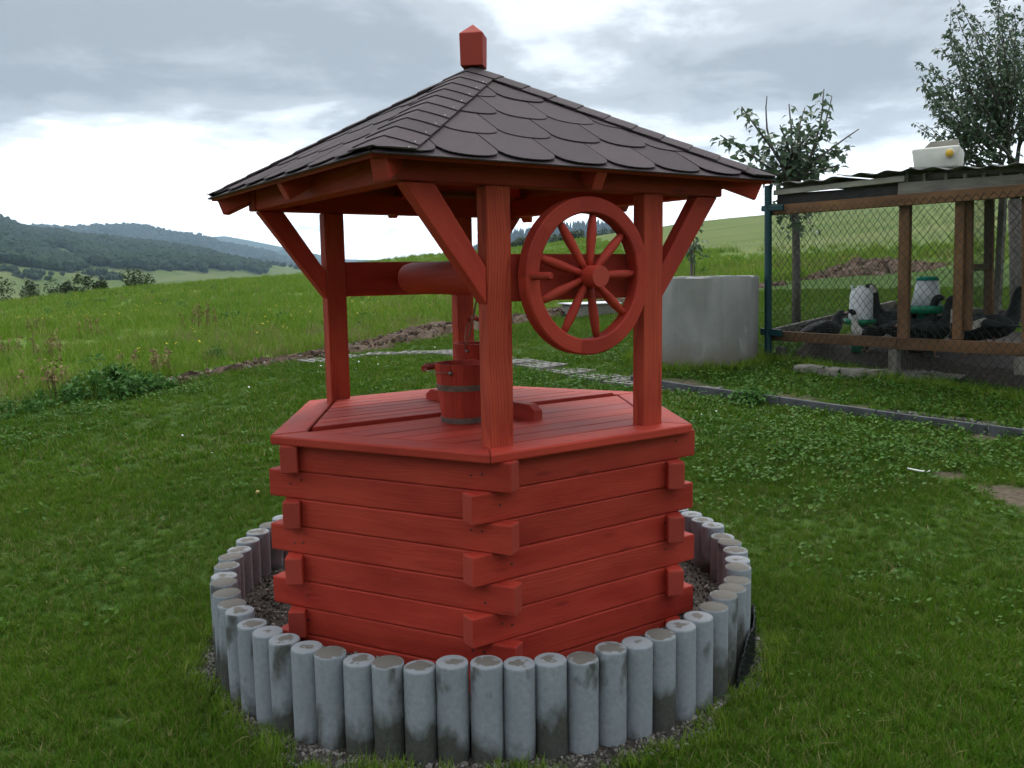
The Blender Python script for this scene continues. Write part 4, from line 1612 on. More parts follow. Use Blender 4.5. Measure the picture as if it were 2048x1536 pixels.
scatter('gravel', np.stack([x, y, z], 1), rng.uniform(0, 6.28, (n_, 3)), rng.uniform(0.003, 0.0085, n_) * np.where(rng.uniform(size=n_) < 0.06, 1.7, 1), rng.integers(0, 6, n_), rocks, 'stuff', 'grey brown gravel inside and around the palisade ring', 'gravel')
# black dimpled membrane standing outside the stakes
V_, F_ = [], []
q0, q1 = R(-68), R(-34)
nu, nv_ = 96, 18
for j in range(nv_ + 1):
    for i in range(nu + 1):
        q = q0 + (q1 - q0) * i / nu
        top_ = 0.165 * min(1, 0.35 + i / nu * 4, 0.2 + (1 - i / nu) * 3) + 0.006 * math.sin(i * 0.31)
        g0 = tz(1.1 * math.cos(q), 1.1 * math.sin(q)) - 0.02
        zz = g0 + (top_ + 0.02) * j / nv_
        s_arc = (q - q0) * 1.1
        dm = max(0, math.cos(s_arc * 2 * math.pi / 0.024)) * max(0, math.cos((zz + (0.012 if int(s_arc / 0.024 + .5) % 2 else 0)) * 2 * math.pi / 0.024))
        r_ = 1.1025 + 0.009 * min(1, dm * 1.6) + 0.002 * j / nv_
        V_.append((r_ * math.cos(q), r_ * math.sin(q), zz))
for j in range(nv_):
    for i in range(nu):
        F_.append((j * (nu + 1) + i, j * (nu + 1) + i + 1, (j + 1) * (nu + 1) + i + 1, (j + 1) * (nu + 1) + i))
mem = mk('dimpled_membrane', V_, F_, 'black_membrane', None, None, True)
sm = mem.modifiers.new('thick', 'SOLIDIFY')
sm.thickness = 0.0025
tag(mem, 'strip of black dimpled plastic membrane against the concrete stakes', 'membrane')

# ================================================================== EARTH BERM ALONG THE LAWN EDGE
def ribbon_mound(name, px_line, width, height, label, seed, cap_px=None):
    """a low ridge of dug earth following pixel points on the ground"""
    g_ = np.random.default_rng(seed)
    ctl = [hit(x, y) for x, y in px_line]
    pts = []
    for i in range(len(ctl) - 1):
        L_ = np.linalg.norm(ctl[i + 1] - ctl[i])
        m_ = max(2, int(L_ / 0.16))
        for s in range(m_):
            pts.append(ctl[i] + (ctl[i + 1] - ctl[i]) * s / m_)
    pts.append(ctl[-1])
    pts = np.array(pts)
    n_ = len(pts)
    tt = np.linspace(0, 1, n_)
    tan = np.gradient(pts, axis=0)
    tan /= np.linalg.norm(tan[:, :2], axis=1)[:, None]
    nr_ = np.stack([-tan[:, 1], tan[:, 0]], 1)
    wd = np.interp(tt, np.linspace(0, 1, len(width)), width) * (1 + 0.2 * np.sin(tt * 37) + 0.1 * np.sin(tt * 91))
    ht_ = np.interp(tt, np.linspace(0, 1, len(height)), height)
    V, F = [], []
    m_ = 13
    for i in range(n_):
        for j in range(m_):
            s = -1 + 2 * j / (m_ - 1)
            x, y = pts[i, 0] + nr_[i, 0] * s * wd[i] / 2, pts[i, 1] + nr_[i, 1] * s * wd[i] / 2
            e = (1 - s * s)
            z_ = tz(x, y) - 0.03 + (0.035 + ht_[i]) * e * (1 + 0.5 * g_.normal() * 0.5) + 0.025 * g_.normal() * e
            V.append((x + g_.normal(0, .012), y + g_.normal(0, .012), z_))
    for i in range(n_ - 1):
        for j in range(m_ - 1):
            F.append((i * m_ + j, (i + 1) * m_ + j, (i + 1) * m_ + j + 1, i * m_ + j + 1))
    o = mk(name, V, F, 'soil', None, None, False)
    tag(o, kind='structure')
    # clods and stones on it
    k = int(n_ * 26)
    ii_ = g_.integers(0, n_, k)
    s = np.clip(g_.normal(0, 0.45, k), -1, 1)
    x, y = pts[ii_, 0] + nr_[ii_, 0] * s * wd[ii_] / 2 + g_.normal(0, .05, k), pts[ii_, 1] + nr_[ii_, 1] * s * wd[ii_] / 2 + g_.normal(0, .05, k)
    z_ = terrain(x, y) - 0.02 + (0.035 + ht_[ii_]) * (1 - s * s)
    return np.stack([x, y, z_], 1)


clods = src_collection('clod_sources', [rock_mesh('clod', 'clod', 1, 0.3, 0.7) for _ in range(5)] + [rock_mesh('field_stone', 'stone', 1, 0.25, 0.65) for _ in range(1)])
PC = []
PC.append(ribbon_mound('earth_berm', [(300, 778), (380, 757), (500, 733), (640, 711), (720, 698), (800, 682), (850, 671), (905, 662), (960, 652)], [0.25, 0.45, 0.6, 0.75, 0.9, 1.0, 0.8], [0.01, 0.02, 0.03, 0.05, 0.08, 0.13, 0.07], '', 3))
PC.append(ribbon_mound('earth_berm', [(960, 654), (1040, 643), (1130, 625), (1200, 614), (1300, 598), (1420, 585), (1500, 576), (1560, 569)], [0.8, 0.9, 0.7, 0.6, 0.6], [0.06, 0.07, 0.06, 0.04, 0.03], '', 4))
PC.append(ribbon_mound('earth_mound', [(1600, 560), (1650, 553), (1700, 548), (1750, 543), (1800, 541), (1890, 530)], [0.3, 1.0, 1.6, 1.6, 1.0, 0.4], [0.0, 0.10, 0.24, 0.26, 0.10, 0.03], '', 5))
PC = np.concatenate(PC)
n_ = len(PC)
scatter('clods', PC, rng.uniform(0, 6.28, (n_, 3)), rng.uniform(0.008, 0.032, n_) * np.where(rng.uniform(size=n_) < 0.04, 1.9, 1), rng.integers(0, 6, n_), clods, 'stuff', 'brown clods and stones along the dug earth bank', 'clods')

# ================================================================== CONCRETE RING
_c = atd(1392, 700, 9.65)
RCX, RCY = float(_c[0]), float(_c[1])
rz = tz(RCX, RCY) - 0.06
RH = 1.452 - rz
ringo, ringi = 0.658, 0.580
V_, F_ = [], []
nq = 72
prof = [(ringo, 0.0), (ringo, RH * .5), (ringo, RH - .02), (ringo - .012, RH), (ringi + .010, RH), (ringi, RH - .015), (ringi, RH * .5), (ringi, 0.0)]
for i, (r_, z_) in enumerate(prof):
    for k in range(nq):
        q = 2 * math.pi * k / nq
        ch = 0
        if i in (2, 3, 4):
            ch = -abs(random.gauss(0, 0.006)) - (0.022 if random.random() < 0.06 else 0)
        V_.append((r_ * math.cos(q), r_ * math.sin(q), z_ + ch))
for i in range(len(prof) - 1):
    for k in range(nq):
        F_.append((i * nq + k, i * nq + (k + 1) % nq, (i + 1) * nq + (k + 1) % nq, (i + 1) * nq + k))
cring = mk('concrete_ring', V_, F_, 'ring_concrete', None, Matrix.Translation((RCX, RCY, rz)))
auto_smooth(cring, 30)
tag(cring, 'large grey concrete well ring standing on the grass beside the duck pen', 'concrete ring')

# ================================================================== INSPECTION BOX WITH LID
p_ = hit(1183, 633)
dist_ = (p_ - CAM) @ fw
hw_ = 52 / F_PX * dist_
box_ = empty('inspection_box', (p_[0], p_[1], tz(p_[0], p_[1])), 'low grey concrete inspection box with pale sheet lid beyond the lawn path', 'inspection box')
u_ = Vector((rt[0], rt[1], 0)).normalized()
v_ = Vector((fh[0], fh[1], 0)).normalized()
u2_ = (u_ * 0.97 + v_ * 0.25).normalized()
v2_ = Vector((-u2_.y, u2_.x, 0))
c3 = Vector(p_) + v_ * 0.35
zb_ = tz(c3.x, c3.y) - 0.12
for s in (-1, 1):
    plank('side_wall', c3 + v2_ * s * 0.34 - u2_ * hw_ * .86 + Vector((0, 0, 0.16 - .12)), c3 + v2_ * s * 0.34 + u2_ * hw_ * .86 + Vector((0, 0, 0.16 - .12)), 0.07, 0.30, 'old_concrete', box_, bev=0.008)
    plank('end_wall', c3 + u2_ * s * hw_ * .80 - v2_ * 0.303 + Vector((0, 0, 0.035)), c3 + u2_ * s * hw_ * .80 + v2_ * 0.303 + Vector((0, 0, 0.035)), 0.07, 0.285, 'old_concrete', box_, bev=0.008)
plank('lid', c3 - u2_ * hw_ + Vector((0, 0, 0.205)), c3 + u2_ * hw_ + Vector((0, 0, 0.215)), 0.80, 0.022, 'tin', box_, bev=0.004)

# ================================================================== PATH: LATTICE PAVERS AND EDGING
def lattice_mesh():
    xs = [0, .045, .125, .170, .250, .295, .375, .42]
    ys = [0, .045, .125, .170, .250, .295, .375, .42]
    V, F = [], []
    idx = {}

    def vert(i, j, z):
        key = (i, j, z)
        if key not in idx:
            idx[key] = len(V)
            V.append((xs[i] - .21, ys[j] - .21, z))
        return idx[key]
    sol = lambda i, j: 0 <= i < 7 and 0 <= j < 7 and not (i % 2 == 1 and j % 2 == 1)
    for i in range(7):
        for j in range(7):
            if not sol(i, j):
                continue
            F.append((vert(i, j, 0), vert(i + 1, j, 0), vert(i + 1, j + 1, 0), vert(i, j + 1, 0)))
            for (di, dj, a0, b0) in ((0, -1, (i, j), (i + 1, j)), (1, 0, (i + 1, j), (i + 1, j + 1)), (0, 1, (i + 1, j + 1), (i, j + 1)), (-1, 0, (i, j + 1), (i, j))):
                if not sol(i + di, j + dj):
                    F.append((vert(*a0, -0.08), vert(*b0, -0.08), vert(*b0, 0), vert(*a0, 0)))
    me = bpy.data.meshes.new('paver')
    me.from_pydata(V, [], F)
    me.update()
    return me


lme = lattice_mesh()


def walk(px_line, step):
    ctl = [hit(x, y) for x, y in px_line]
    seg = [np.linalg.norm((ctl[i + 1] - ctl[i])[:2]) for i in range(len(ctl) - 1)]
    cum = np.concatenate([[0], np.cumsum(seg)])
    out = []
    for s in np.arange(0, cum[-1], step):
        x = np.interp(s, cum, [c[0] for c in ctl])
        y = np.interp(s, cum, [c[1] for c in ctl])
        x2 = np.interp(min(s + .1, cum[-1]), cum, [c[0] for c in ctl])
        y2 = np.interp(min(s + .1, cum[-1]), cum, [c[1] for c in ctl])
        x1 = np.interp(max(s - .1, 0), cum, [c[0] for c in ctl])
        y1 = np.interp(max(s - .1, 0), cum, [c[1] for c in ctl])
        out.append((x, y, math.atan2(y2 - y1, x2 - x1)))
    return out


p0_ = hit(1000, 716)
path = empty('paver_path', (p0_[0], p0_[1], tz(p0_[0], p0_[1])), 'curved path of pale concrete lattice pavers laid in the lawn', 'path')
PATH_PX = [(640, 722), (700, 713), (760, 708), (820, 706), (880, 705), (950, 710), (1030, 722), (1130, 741), (1240, 762), (1320, 775)]
PAVE = []
for (x, y, an) in walk(PATH_PX, 0.43):
    PAVE.append((x, y))
    o = link_mesh('paver', lme, 'paver', path, Matrix.Translation((x, y, tz(x, y) + 0.018 + random.uniform(-.008, .004))) @ Matrix.Rotation(an + random.uniform(-.04, .04), 4, 'Z') @ Matrix.Rotation(random.uniform(-.02, .02), 4, 'X'))
EDGE2 = [(1262, 766), (1320, 778), (1400, 789), (1480, 802), (1560, 812), (1640, 822), (1750, 839), (1850, 853), (1950, 866), (2048, 880), (2180, 897), (2350, 920)]
ew = walk(EDGE2, 0.80)
p0_ = ew[len(ew) // 2]
edg = empty('lawn_edging', (p0_[0], p0_[1], tz(p0_[0], p0_[1])), 'dark grey lawn edging boards with half-buried pavers behind them', 'edging')
PAVE2 = []
for i in range(len(ew) - 1):
    (x0, y0, _), (x1, y1, _) = ew[i], ew[i + 1]
    z0_, z1_ = tz(x0, y0) + random.uniform(-.006, .006), tz(x1, y1) + random.uniform(-.006, .006)
    dx_, dy_ = (x1 - x0), (y1 - y0)
    l_ = math.hypot(dx_, dy_)
    dx_, dy_ = dx_ / l_, dy_ / l_
    plank('edging_board', (x0 + dx_ * .003, y0 + dy_ * .003, z0_ + .012), (x1 - dx_ * .003, y1 - dy_ * .003, z1_ + .012), 0.035, 0.13, 'edging', edg, bev=0.006)
    # pavers on the pen side of the boards
    nx_, ny_ = -dy_, dx_
    if (nx_ * fh[0] + ny_ * fh[1]) < 0:
        nx_, ny_ = -nx_, -ny_
    for s in (0.25, 0.75):
        if i > len(ew) * 0.62:
            break
        x, y = x0 + (x1 - x0) * s + nx_ * 0.235, y0 + (y1 - y0) * s + ny_ * 0.235
        PAVE2.append((x, y))
        link_mesh('paver', lme, 'paver', edg, Matrix.Translation((x, y, tz(x, y) + 0.010 + random.uniform(-.016, .004))) @ Matrix.Rotation(math.atan2(dy_, dx_) + random.uniform(-.05, .05), 4, 'Z'))
PAVE_ALL = np.array(PAVE + PAVE2)
EDGE_PTS = np.array([(x, y) for x, y, _ in walk(EDGE2, 0.1)])
# grit behind the last boards
gx, gy = [], []
for (x, y, an) in walk(EDGE2[6:], 0.02):
    nx_, ny_ = -math.sin(an), math.cos(an)
    if (nx_ * fh[0] + ny_ * fh[1]) < 0:
        nx_, ny_ = -nx_, -ny_
    for _ in range(9):
        s = random.uniform(0.02, 0.36)
        gx.append(x + nx_ * s)
        gy.append(y + ny_ * s)
gx, gy = np.array(gx), np.array(gy)
n_ = len(gx)
scatter('grit', np.stack([gx, gy, terrain(gx, gy) + .012], 1), rng.uniform(0, 6.28, (n_, 3)), rng.uniform(.006, .016, n_), rng.integers(0, 6, n_), rocks, 'stuff', 'grey grit spread behind the dark edging boards', 'grit')

# ================================================================== DUCK PEN
PA, PB = atd(1540, 720, 9.6), atd(2048, 760, 7.57)
pd = (PB - PA)
pd[2] = 0
PLEN = np.linalg.norm(pd)
pd = pd / PLEN
pin = np.array([-pd[1], pd[0], 0])
if pin @ fh < 0:
    pin = -pin


def cp(x, y, back=0.0):
    """pixel -> point on the pen's front wall plane (or a plane `back` metres behind it)"""
    r = ray(x, y)
    o_ = PA + pin * back
    t_ = ((o_ - CAM) @ pin) / (r @ pin)
    return Vector(CAM + r * t_)


def spz(p):
    return ((np.array(p) - PA) @ pd), p[2]


gz_ = tz(PA[0], PA[1])
pen = empty('duck_pen', (PA[0], PA[1], gz_), 'wooden duck pen with wire mesh walls and corrugated sheet roof', 'duck pen')
ppin, ppd = Vector(pin), Vector(pd)
auto_smooth(tube('corner_post', [cp(1543, 742) - ppin * .06, cp(1543, 372) - ppin * .06], 0.040, 'green_paint', pen, 14))
plank('clamp', cp(1530, 662) - ppin * .075, cp(1572, 666) - ppin * .075, 0.03, 0.075, 'green_paint', pen)
plank('clamp', cp(1532, 418) - ppin * .075, cp(1576, 415) - ppin * .075, 0.03, 0.06, 'green_paint', pen)
plank('lower_rail', cp(1545, 671), cp(1795, 686), 0.06, 0.105, 'brown_wood', pen)
plank('lower_rail', cp(1795, 687), cp(2200, 706), 0.06, 0.112, 'brown_wood', pen)
plank('upper_rail', cp(1545, 421), cp(2200, 369), 0.06, 0.105, 'brown_wood', pen)
plank('dark_board', cp(1552, 400) + ppin * .03, cp(1796, 384) + ppin * .03, 0.03, 0.125, 'dark_board', pen)
plank('fascia_board', cp(1550, 386) - ppin * .02, cp(1812, 357) - ppin * .02, 0.025, 0.055, 'beige_board', pen)
plank('fascia_board', cp(1797, 378) - ppin * .0, cp(2200, 352), 0.03, 0.115, 'grey_wood', pen)
for x in (1812, 1847, 1890, 1928, 1966, 2000, 2040):
    plank('roof_stud', cp(x, 366) + ppin * .03, cp(x, 346) + ppin * .03, 0.04, 0.03, 'grey_wood', pen, upv=tuple(pd))
for x0, x1, y0, y1, wd_ in ((1800, 1805, 690, 402, .105), (1909, 1916, 680, 396, .085), (2052, 2052, 690, 388, .10)):
    plank('post', cp(x0, y0) + ppin * .062, cp(x1, y1) + ppin * .062, wd_, 0.06, 'brown_wood', pen, upv=tuple(pin))
# short foot blocks under the front wall
for x in (1787, 1560, 2040):
    plank('foot_post', cp(x, 750) + ppin * .02, cp(x, 694) + ppin * .02, 0.09, 0.08, 'grey_wood', pen, upv=tuple(pin))
# open door leaf, hinged on the second post
hg = cp(1925, 662) + ppin * 0.10
hgt_ = cp(1928, 396) + ppin * 0.10
oz_ = np.array(atd(1977, 640, 8.75))
ozt = np.array(atd(1979, 398, 8.75))
door = bpy.data.objects.new('door', None)
COL.objects.link(door)
door.location = hg
set_parent(door, pen)
plank('stile', hg, hgt_, 0.07, 0.05, 'brown_wood', door, upv=tuple(pin))
plank('stile', Vector(oz_), Vector(ozt), 0.085, 0.05, 'brown_wood', door, upv=tuple(pin))
plank('door_rail', hg + Vector((0, 0, .03)), Vector(oz_) + Vector((0, 0, .0)), 0.04, 0.07, 'beige_board', door)
mh = cp(1925, 536) + ppin * 0.10
plank('door_rail', mh, Vector(atd(1977, 533, 8.75)), 0.04, 0.065, 'brown_wood', door)
# side and back boards of the pen floor
SB = PA + pin * 2.6
plank('side_rail', Vector((PA[0], PA[1], 0.80)) + ppin * .04, Vector((SB[0], SB[1], 1.03)), 0.05, 0.13, 'grey_wood', pen)
BB = SB + pd * 4.4
plank('back_rail', Vector((SB[0], SB[1], 1.00)) + ppd * .03, Vector((BB[0], BB[1], 0.80)), 0.05, 0.13, 'grey_wood', pen)
for s in (1.25, 4.3):
    q_ = SB + pd * s
    plank('back_post', (q_[0], q_[1], tz(q_[0], q_[1]) - .1), (q_[0], q_[1], 2.38), 0.07, 0.07, 'grey_wood', pen, upv=(1, 0, 0))
# corrugated roof, one sheet beside the other
zt_ = [(cp(1545, 371), cp(1690, 357)), (cp(1684, 356), cp(1830, 343)), (cp(1822, 343), cp(1990, 341)), (cp(1980, 339), cp(2260, 332))]
for si, (a3, b3) in enumerate(zt_):
    L_ = (b3 - a3).length
    nu = int(L_ / 0.014)
    V_, F_ = [], []
    lift_ = 0.010 * si
    for i in range(nu + 1):
        s = i / nu
        base_ = a3 + (b3 - a3) * s
        wv_ = 0.013 * math.cos(2 * math.pi * s * L_ / 0.26) + 0.004 * math.sin(s * L_ * 9 + si)
        for j, bk in enumerate((-0.10, 0.7, 1.5, 2.45)):
            for th_ in (0, 0.006):
                V_.append(base_ + ppin * bk + Vector((0, 0, wv_ + 0.012 * bk + th_ + lift_)))
    for i in range(nu):
        for j in range(3):
            a0, b0 = (i * 8 + j * 2), ((i + 1) * 8 + j * 2)
            F_.append((a0 + 1, b0 + 1, b0 + 3, a0 + 3))
            F_.append((a0, a0 + 2, b0 + 2, b0))
        F_.append((i * 8, (i + 1) * 8, (i + 1) * 8 + 1, i * 8 + 1))
        F_.append((i * 8 + 6, i * 8 + 7, (i + 1) * 8 + 7, (i + 1) * 8 + 6))
    mk('roof_sheet', V_, F_, 'roof_sheet', pen, None, True)
for bk in (0.12, 1.2, 2.3):
    plank('purlin', cp(1550, 380) + ppin * bk, cp(1550, 380) + ppin * bk + ppd * 3.9 + Vector((0, 0, -0.02)), 0.05, 0.06, 'grey_wood', pen)


def wire_panel(name, o0, ux, L_, z0f, z1f, cw, chh, rad_, parent, mat='wire', diamond=True, wav=0.0):
    """chain-link panel: o0 foot corner, ux unit direction, z range per position"""
    V, F = [], []

    def seg(p, q):
        d = (q - p)
        if d.length < 1e-4:
            return
        d.normalize()
        s = d.cross(Vector((0.3, 0.5, 0.8))).normalized()
        t2 = s.cross(d)
        b0 = len(V)
        for e in (p, q):
            for k in range(3):
                an = 2 * math.pi * k / 3
                V.append(e + (s * math.cos(an) + t2 * math.sin(an)) * rad_)
        for k in range(3):
            F.append((b0 + k, b0 + (k + 1) % 3, b0 + 3 + (k + 1) % 3, b0 + 3 + k))
    o0, ux = Vector(o0), Vector(ux)
    ny = Vector((-ux.y, ux.x, 0))

    def P(s, z):
        wv = wav * (math.sin(s * 2.1 + 0.5) * math.sin(z * 2.3))
        # hand-woven mesh is never quite even
        js = 0.006 * math.sin(s * 31.0 + z * 17.0) + 0.004 * math.sin(z * 43.0)
        return Vector((o0.x, o0.y, 0)) + ux * (s + js) + ny * wv + Vector((0, 0, z))
    zmin, zmax = min(z0f(0), z0f(L_)), max(z1f(0), z1f(L_))
    if diamond:
        nrow = int((zmax - zmin) / (chh / 2)) + 1
        ncol = int(L_ / (cw / 2)) + 1
        for c in range(ncol):
            for r_ in range(nrow):
                s0, s1 = c * cw / 2, (c + 1) * cw / 2
                za, zb2 = zmin + r_ * chh / 2, zmin + (r_ + 1) * chh / 2
                up_ = (c + r_) % 2 == 0
                ends = ((s0, za), (s1, zb2)) if up_ else ((s0, zb2), (s1, za))
                sm_, zm = (s0 + s1) / 2, (za + zb2) / 2
                if sm_ > L_ or zm < z0f(sm_) or zm > z1f(sm_):
                    continue
                seg(P(*ends[0]), P(*ends[1]))
    else:
        for c in range(int(L_ / cw) + 1):
            s = c * cw
            seg(P(s, z0f(s)), P(s, z1f(s)))
        r_ = zmin
        while r_ < zmax:
            for c in range(int(L_ / 0.3)):
                seg(P(c * .3, r_), P((c + 1) * .3, r_))
            r_ += chh
    Vn = np.array([tuple(x) for x in V])
    o = mk_np(name, Vn, np.array(F), mat, parent, kind='stuff')
    return o


gfront = lambda s: tz(PA[0] + pd[0] * s, PA[1] + pd[1] * s) + 0.02
fo0 = PA - pin * 0.045
wire_panel('chain_link', fo0, pd, PLEN + 0.9, gfront, lambda s: 2.16, 0.076, 0.092, 0.0024, pen, wav=0.012)
wire_panel('fine_mesh', fo0 + pin * .004, pd, 1.75, gfront, lambda s: 1.06, 0.026, 0.026, 0.0007, pen, 'wire_galvanised', False)
bo0 = SB
wire_panel('chain_link', bo0, pd, 4.4, lambda s: 0.85 - 0.05 * s, lambda s: 2.36, 0.076, 0.092, 0.0019, pen, wav=0.01)
dvec = (oz_ - np.array(hg))
dvec[2] = 0
dl_ = np.linalg.norm(dvec)
wire_panel('door_mesh', np.array(hg), dvec / dl_, dl_, lambda s: 0.93 + 0.1 * s, lambda s: 2.12, 0.06, 0.075, 0.0014, pen)
wire_panel('chain_link', PA + pin * .05, pin, 2.55, lambda s: 0.70 + .08 * s, lambda s: 2.2, 0.076, 0.092, 0.0015, pen)
# earth floor of the pen and the low concrete strip before it
V_, F_ = [], []
for i in range(30):
    for j in range(20):
        q_ = PA + pd * (0.05 + i * 0.15) + pin * (0.26 + j * 0.122)
        V_.append((q_[0], q_[1], tz(q_[0], q_[1]) + 0.17 + 0.012 * math.sin(i * 1.3) * math.sin(j * 1.1) - (0.22 if (j == 0 or i == 0) else 0) + (0.10 * math.exp(-((i - 21) / 3) ** 2 - ((j - 3) / 3) ** 2))))
for i in range(29):
    for j in range(19):
        F_.append((i * 20 + j, (i + 1) * 20 + j, (i + 1) * 20 + j + 1, i * 20 + j + 1))
tag(mk('pen_floor', V_, F_, 'gravel_soil', None, None, True), kind='structure')
cs0 = hit(1600, 748)
strip_ = empty('concrete_strip', (cs0[0], cs0[1], tz(cs0[0], cs0[1])), 'rough low concrete footing strip along the front of the duck pen', 'footing')
line_ = [(1590, 742), (1680, 752), (1790, 757), (1860, 757), (1930, 762), (2048, 774), (2200, 788)]
hp = [hit(x, y) for x, y in line_]
for i in range(len(hp) - 1):
    a3, b3 = Vector(hp[i]), Vector(hp[i + 1])
    a3.z, b3.z = tz(a3.x, a3.y) + random.uniform(.01, .03), tz(b3.x, b3.y) + random.uniform(.01, .03)
    bm = bevel_box((b3 - a3).length * 0.995, 0.16, 0.11, 0.015, 2)
    bmesh.ops.subdivide_edges(bm, edges=[e for e in bm.edges if e.calc_length() > 0.3], cuts=6)
    for v3 in bm.verts:
        v3.co += Vector((0, random.gauss(0, .006), random.gauss(0, .006)))
    bm_obj('footing_piece', bm, 'old_concrete', strip_, frame(a3, b3))
STRIP = np.array([[p[0], p[1]] for p in hp])
lump = hit(1968, 690)
bm = bmesh.new()
bmesh.ops.create_icosphere(bm, subdivisions=3, radius=1.0)
for v3 in bm.verts:
    v3.co = Vector((v3.co.x * .42, v3.co.y * .26, v3.co.z * .13)) * (1 + random.gauss(0, .03))
o = bm_obj('stone_slab', bm, 'old_concrete', None, Matrix.Translation((lump[0], lump[1], tz(lump[0], lump[1]) + .03)) @ Matrix.Rotation(0.5, 4, 'Z'))
tag(o, 'pale weathered stone slab lying by the pen door sill', 'stone')


# feeders
def put(px, py, back):
    p = cp(px, py, back)
    return p


def pen_ground(px, back, py=650):
    p = cp(px, py, back)
    return Vector((p.x, p.y, tz(p.x, p.y) + 0.17))


f1 = pen_ground(1721, 0.42)
fd = empty('poultry_drinker', f1, 'white bell-shaped poultry drinker with green tray and lugs on top', 'poultry drinker')
fz = cp(1721, 648, 0.42).z - f1.z
lathe('tray', [(0.07, fz - .0), (0.155, fz), (0.170, fz + .055), (0.160, fz + .055), (0.145, fz + .012), (0.0, fz + .012)], 'green_plastic', fd, 28, f1)
lathe('stand', [(0.09, -0.03), (0.075, fz)], 'green_plastic', fd, 16, f1)
h0 = fz + .03
lathe('tank', [(0.128, h0), (0.120, h0 + .05), (0.116, h0 + .26), (0.105, h0 + .31), (0.070, h0 + .345), (0.045, h0 + .352), (0.045, h0 + .37), (0.0, h0 + .37)], 'white_plastic', fd, 28, f1)
for s in (-1, 1):
    plank('lug', f1 + Vector(tuple(rt * s * .095)) + Vector((0, 0, h0 + .31)), f1 + Vector(tuple(rt * s * .1)) + Vector((0, 0, h0 + .375)), .022, .022, 'white_plastic', fd, upv=(0, 1, 0))
f2 = pen_ground(1851, 0.75)
fd2 = empty('poultry_feeder', f2, 'white conical poultry feeder with green lid and wide green tray', 'poultry feeder')
fz = cp(1851, 622, 0.75).z - f2.z
lathe('tray', [(0.08, fz - .02), (0.20, fz - .02), (0.215, fz + .06), (0.205, fz + .06), (0.19, fz - .005), (0.0, fz - .005)], 'green_plastic', fd2, 28, f2)
lathe('stand', [(0.10, -0.03), (0.085, fz - .02)], 'green_plastic', fd2, 16, f2)
h0 = fz + .04
lathe('hopper', [(0.148, h0), (0.100, h0 + .28), (0.0, h0 + .28)], 'white_plastic', fd2, 28, f2)
lathe('hopper_lid', [(0.106, h0 + .272), (0.108, h0 + .297), (0.095, h0 + .310), (0.0, h0 + .312)], 'teal_plastic', fd2, 28, f2)


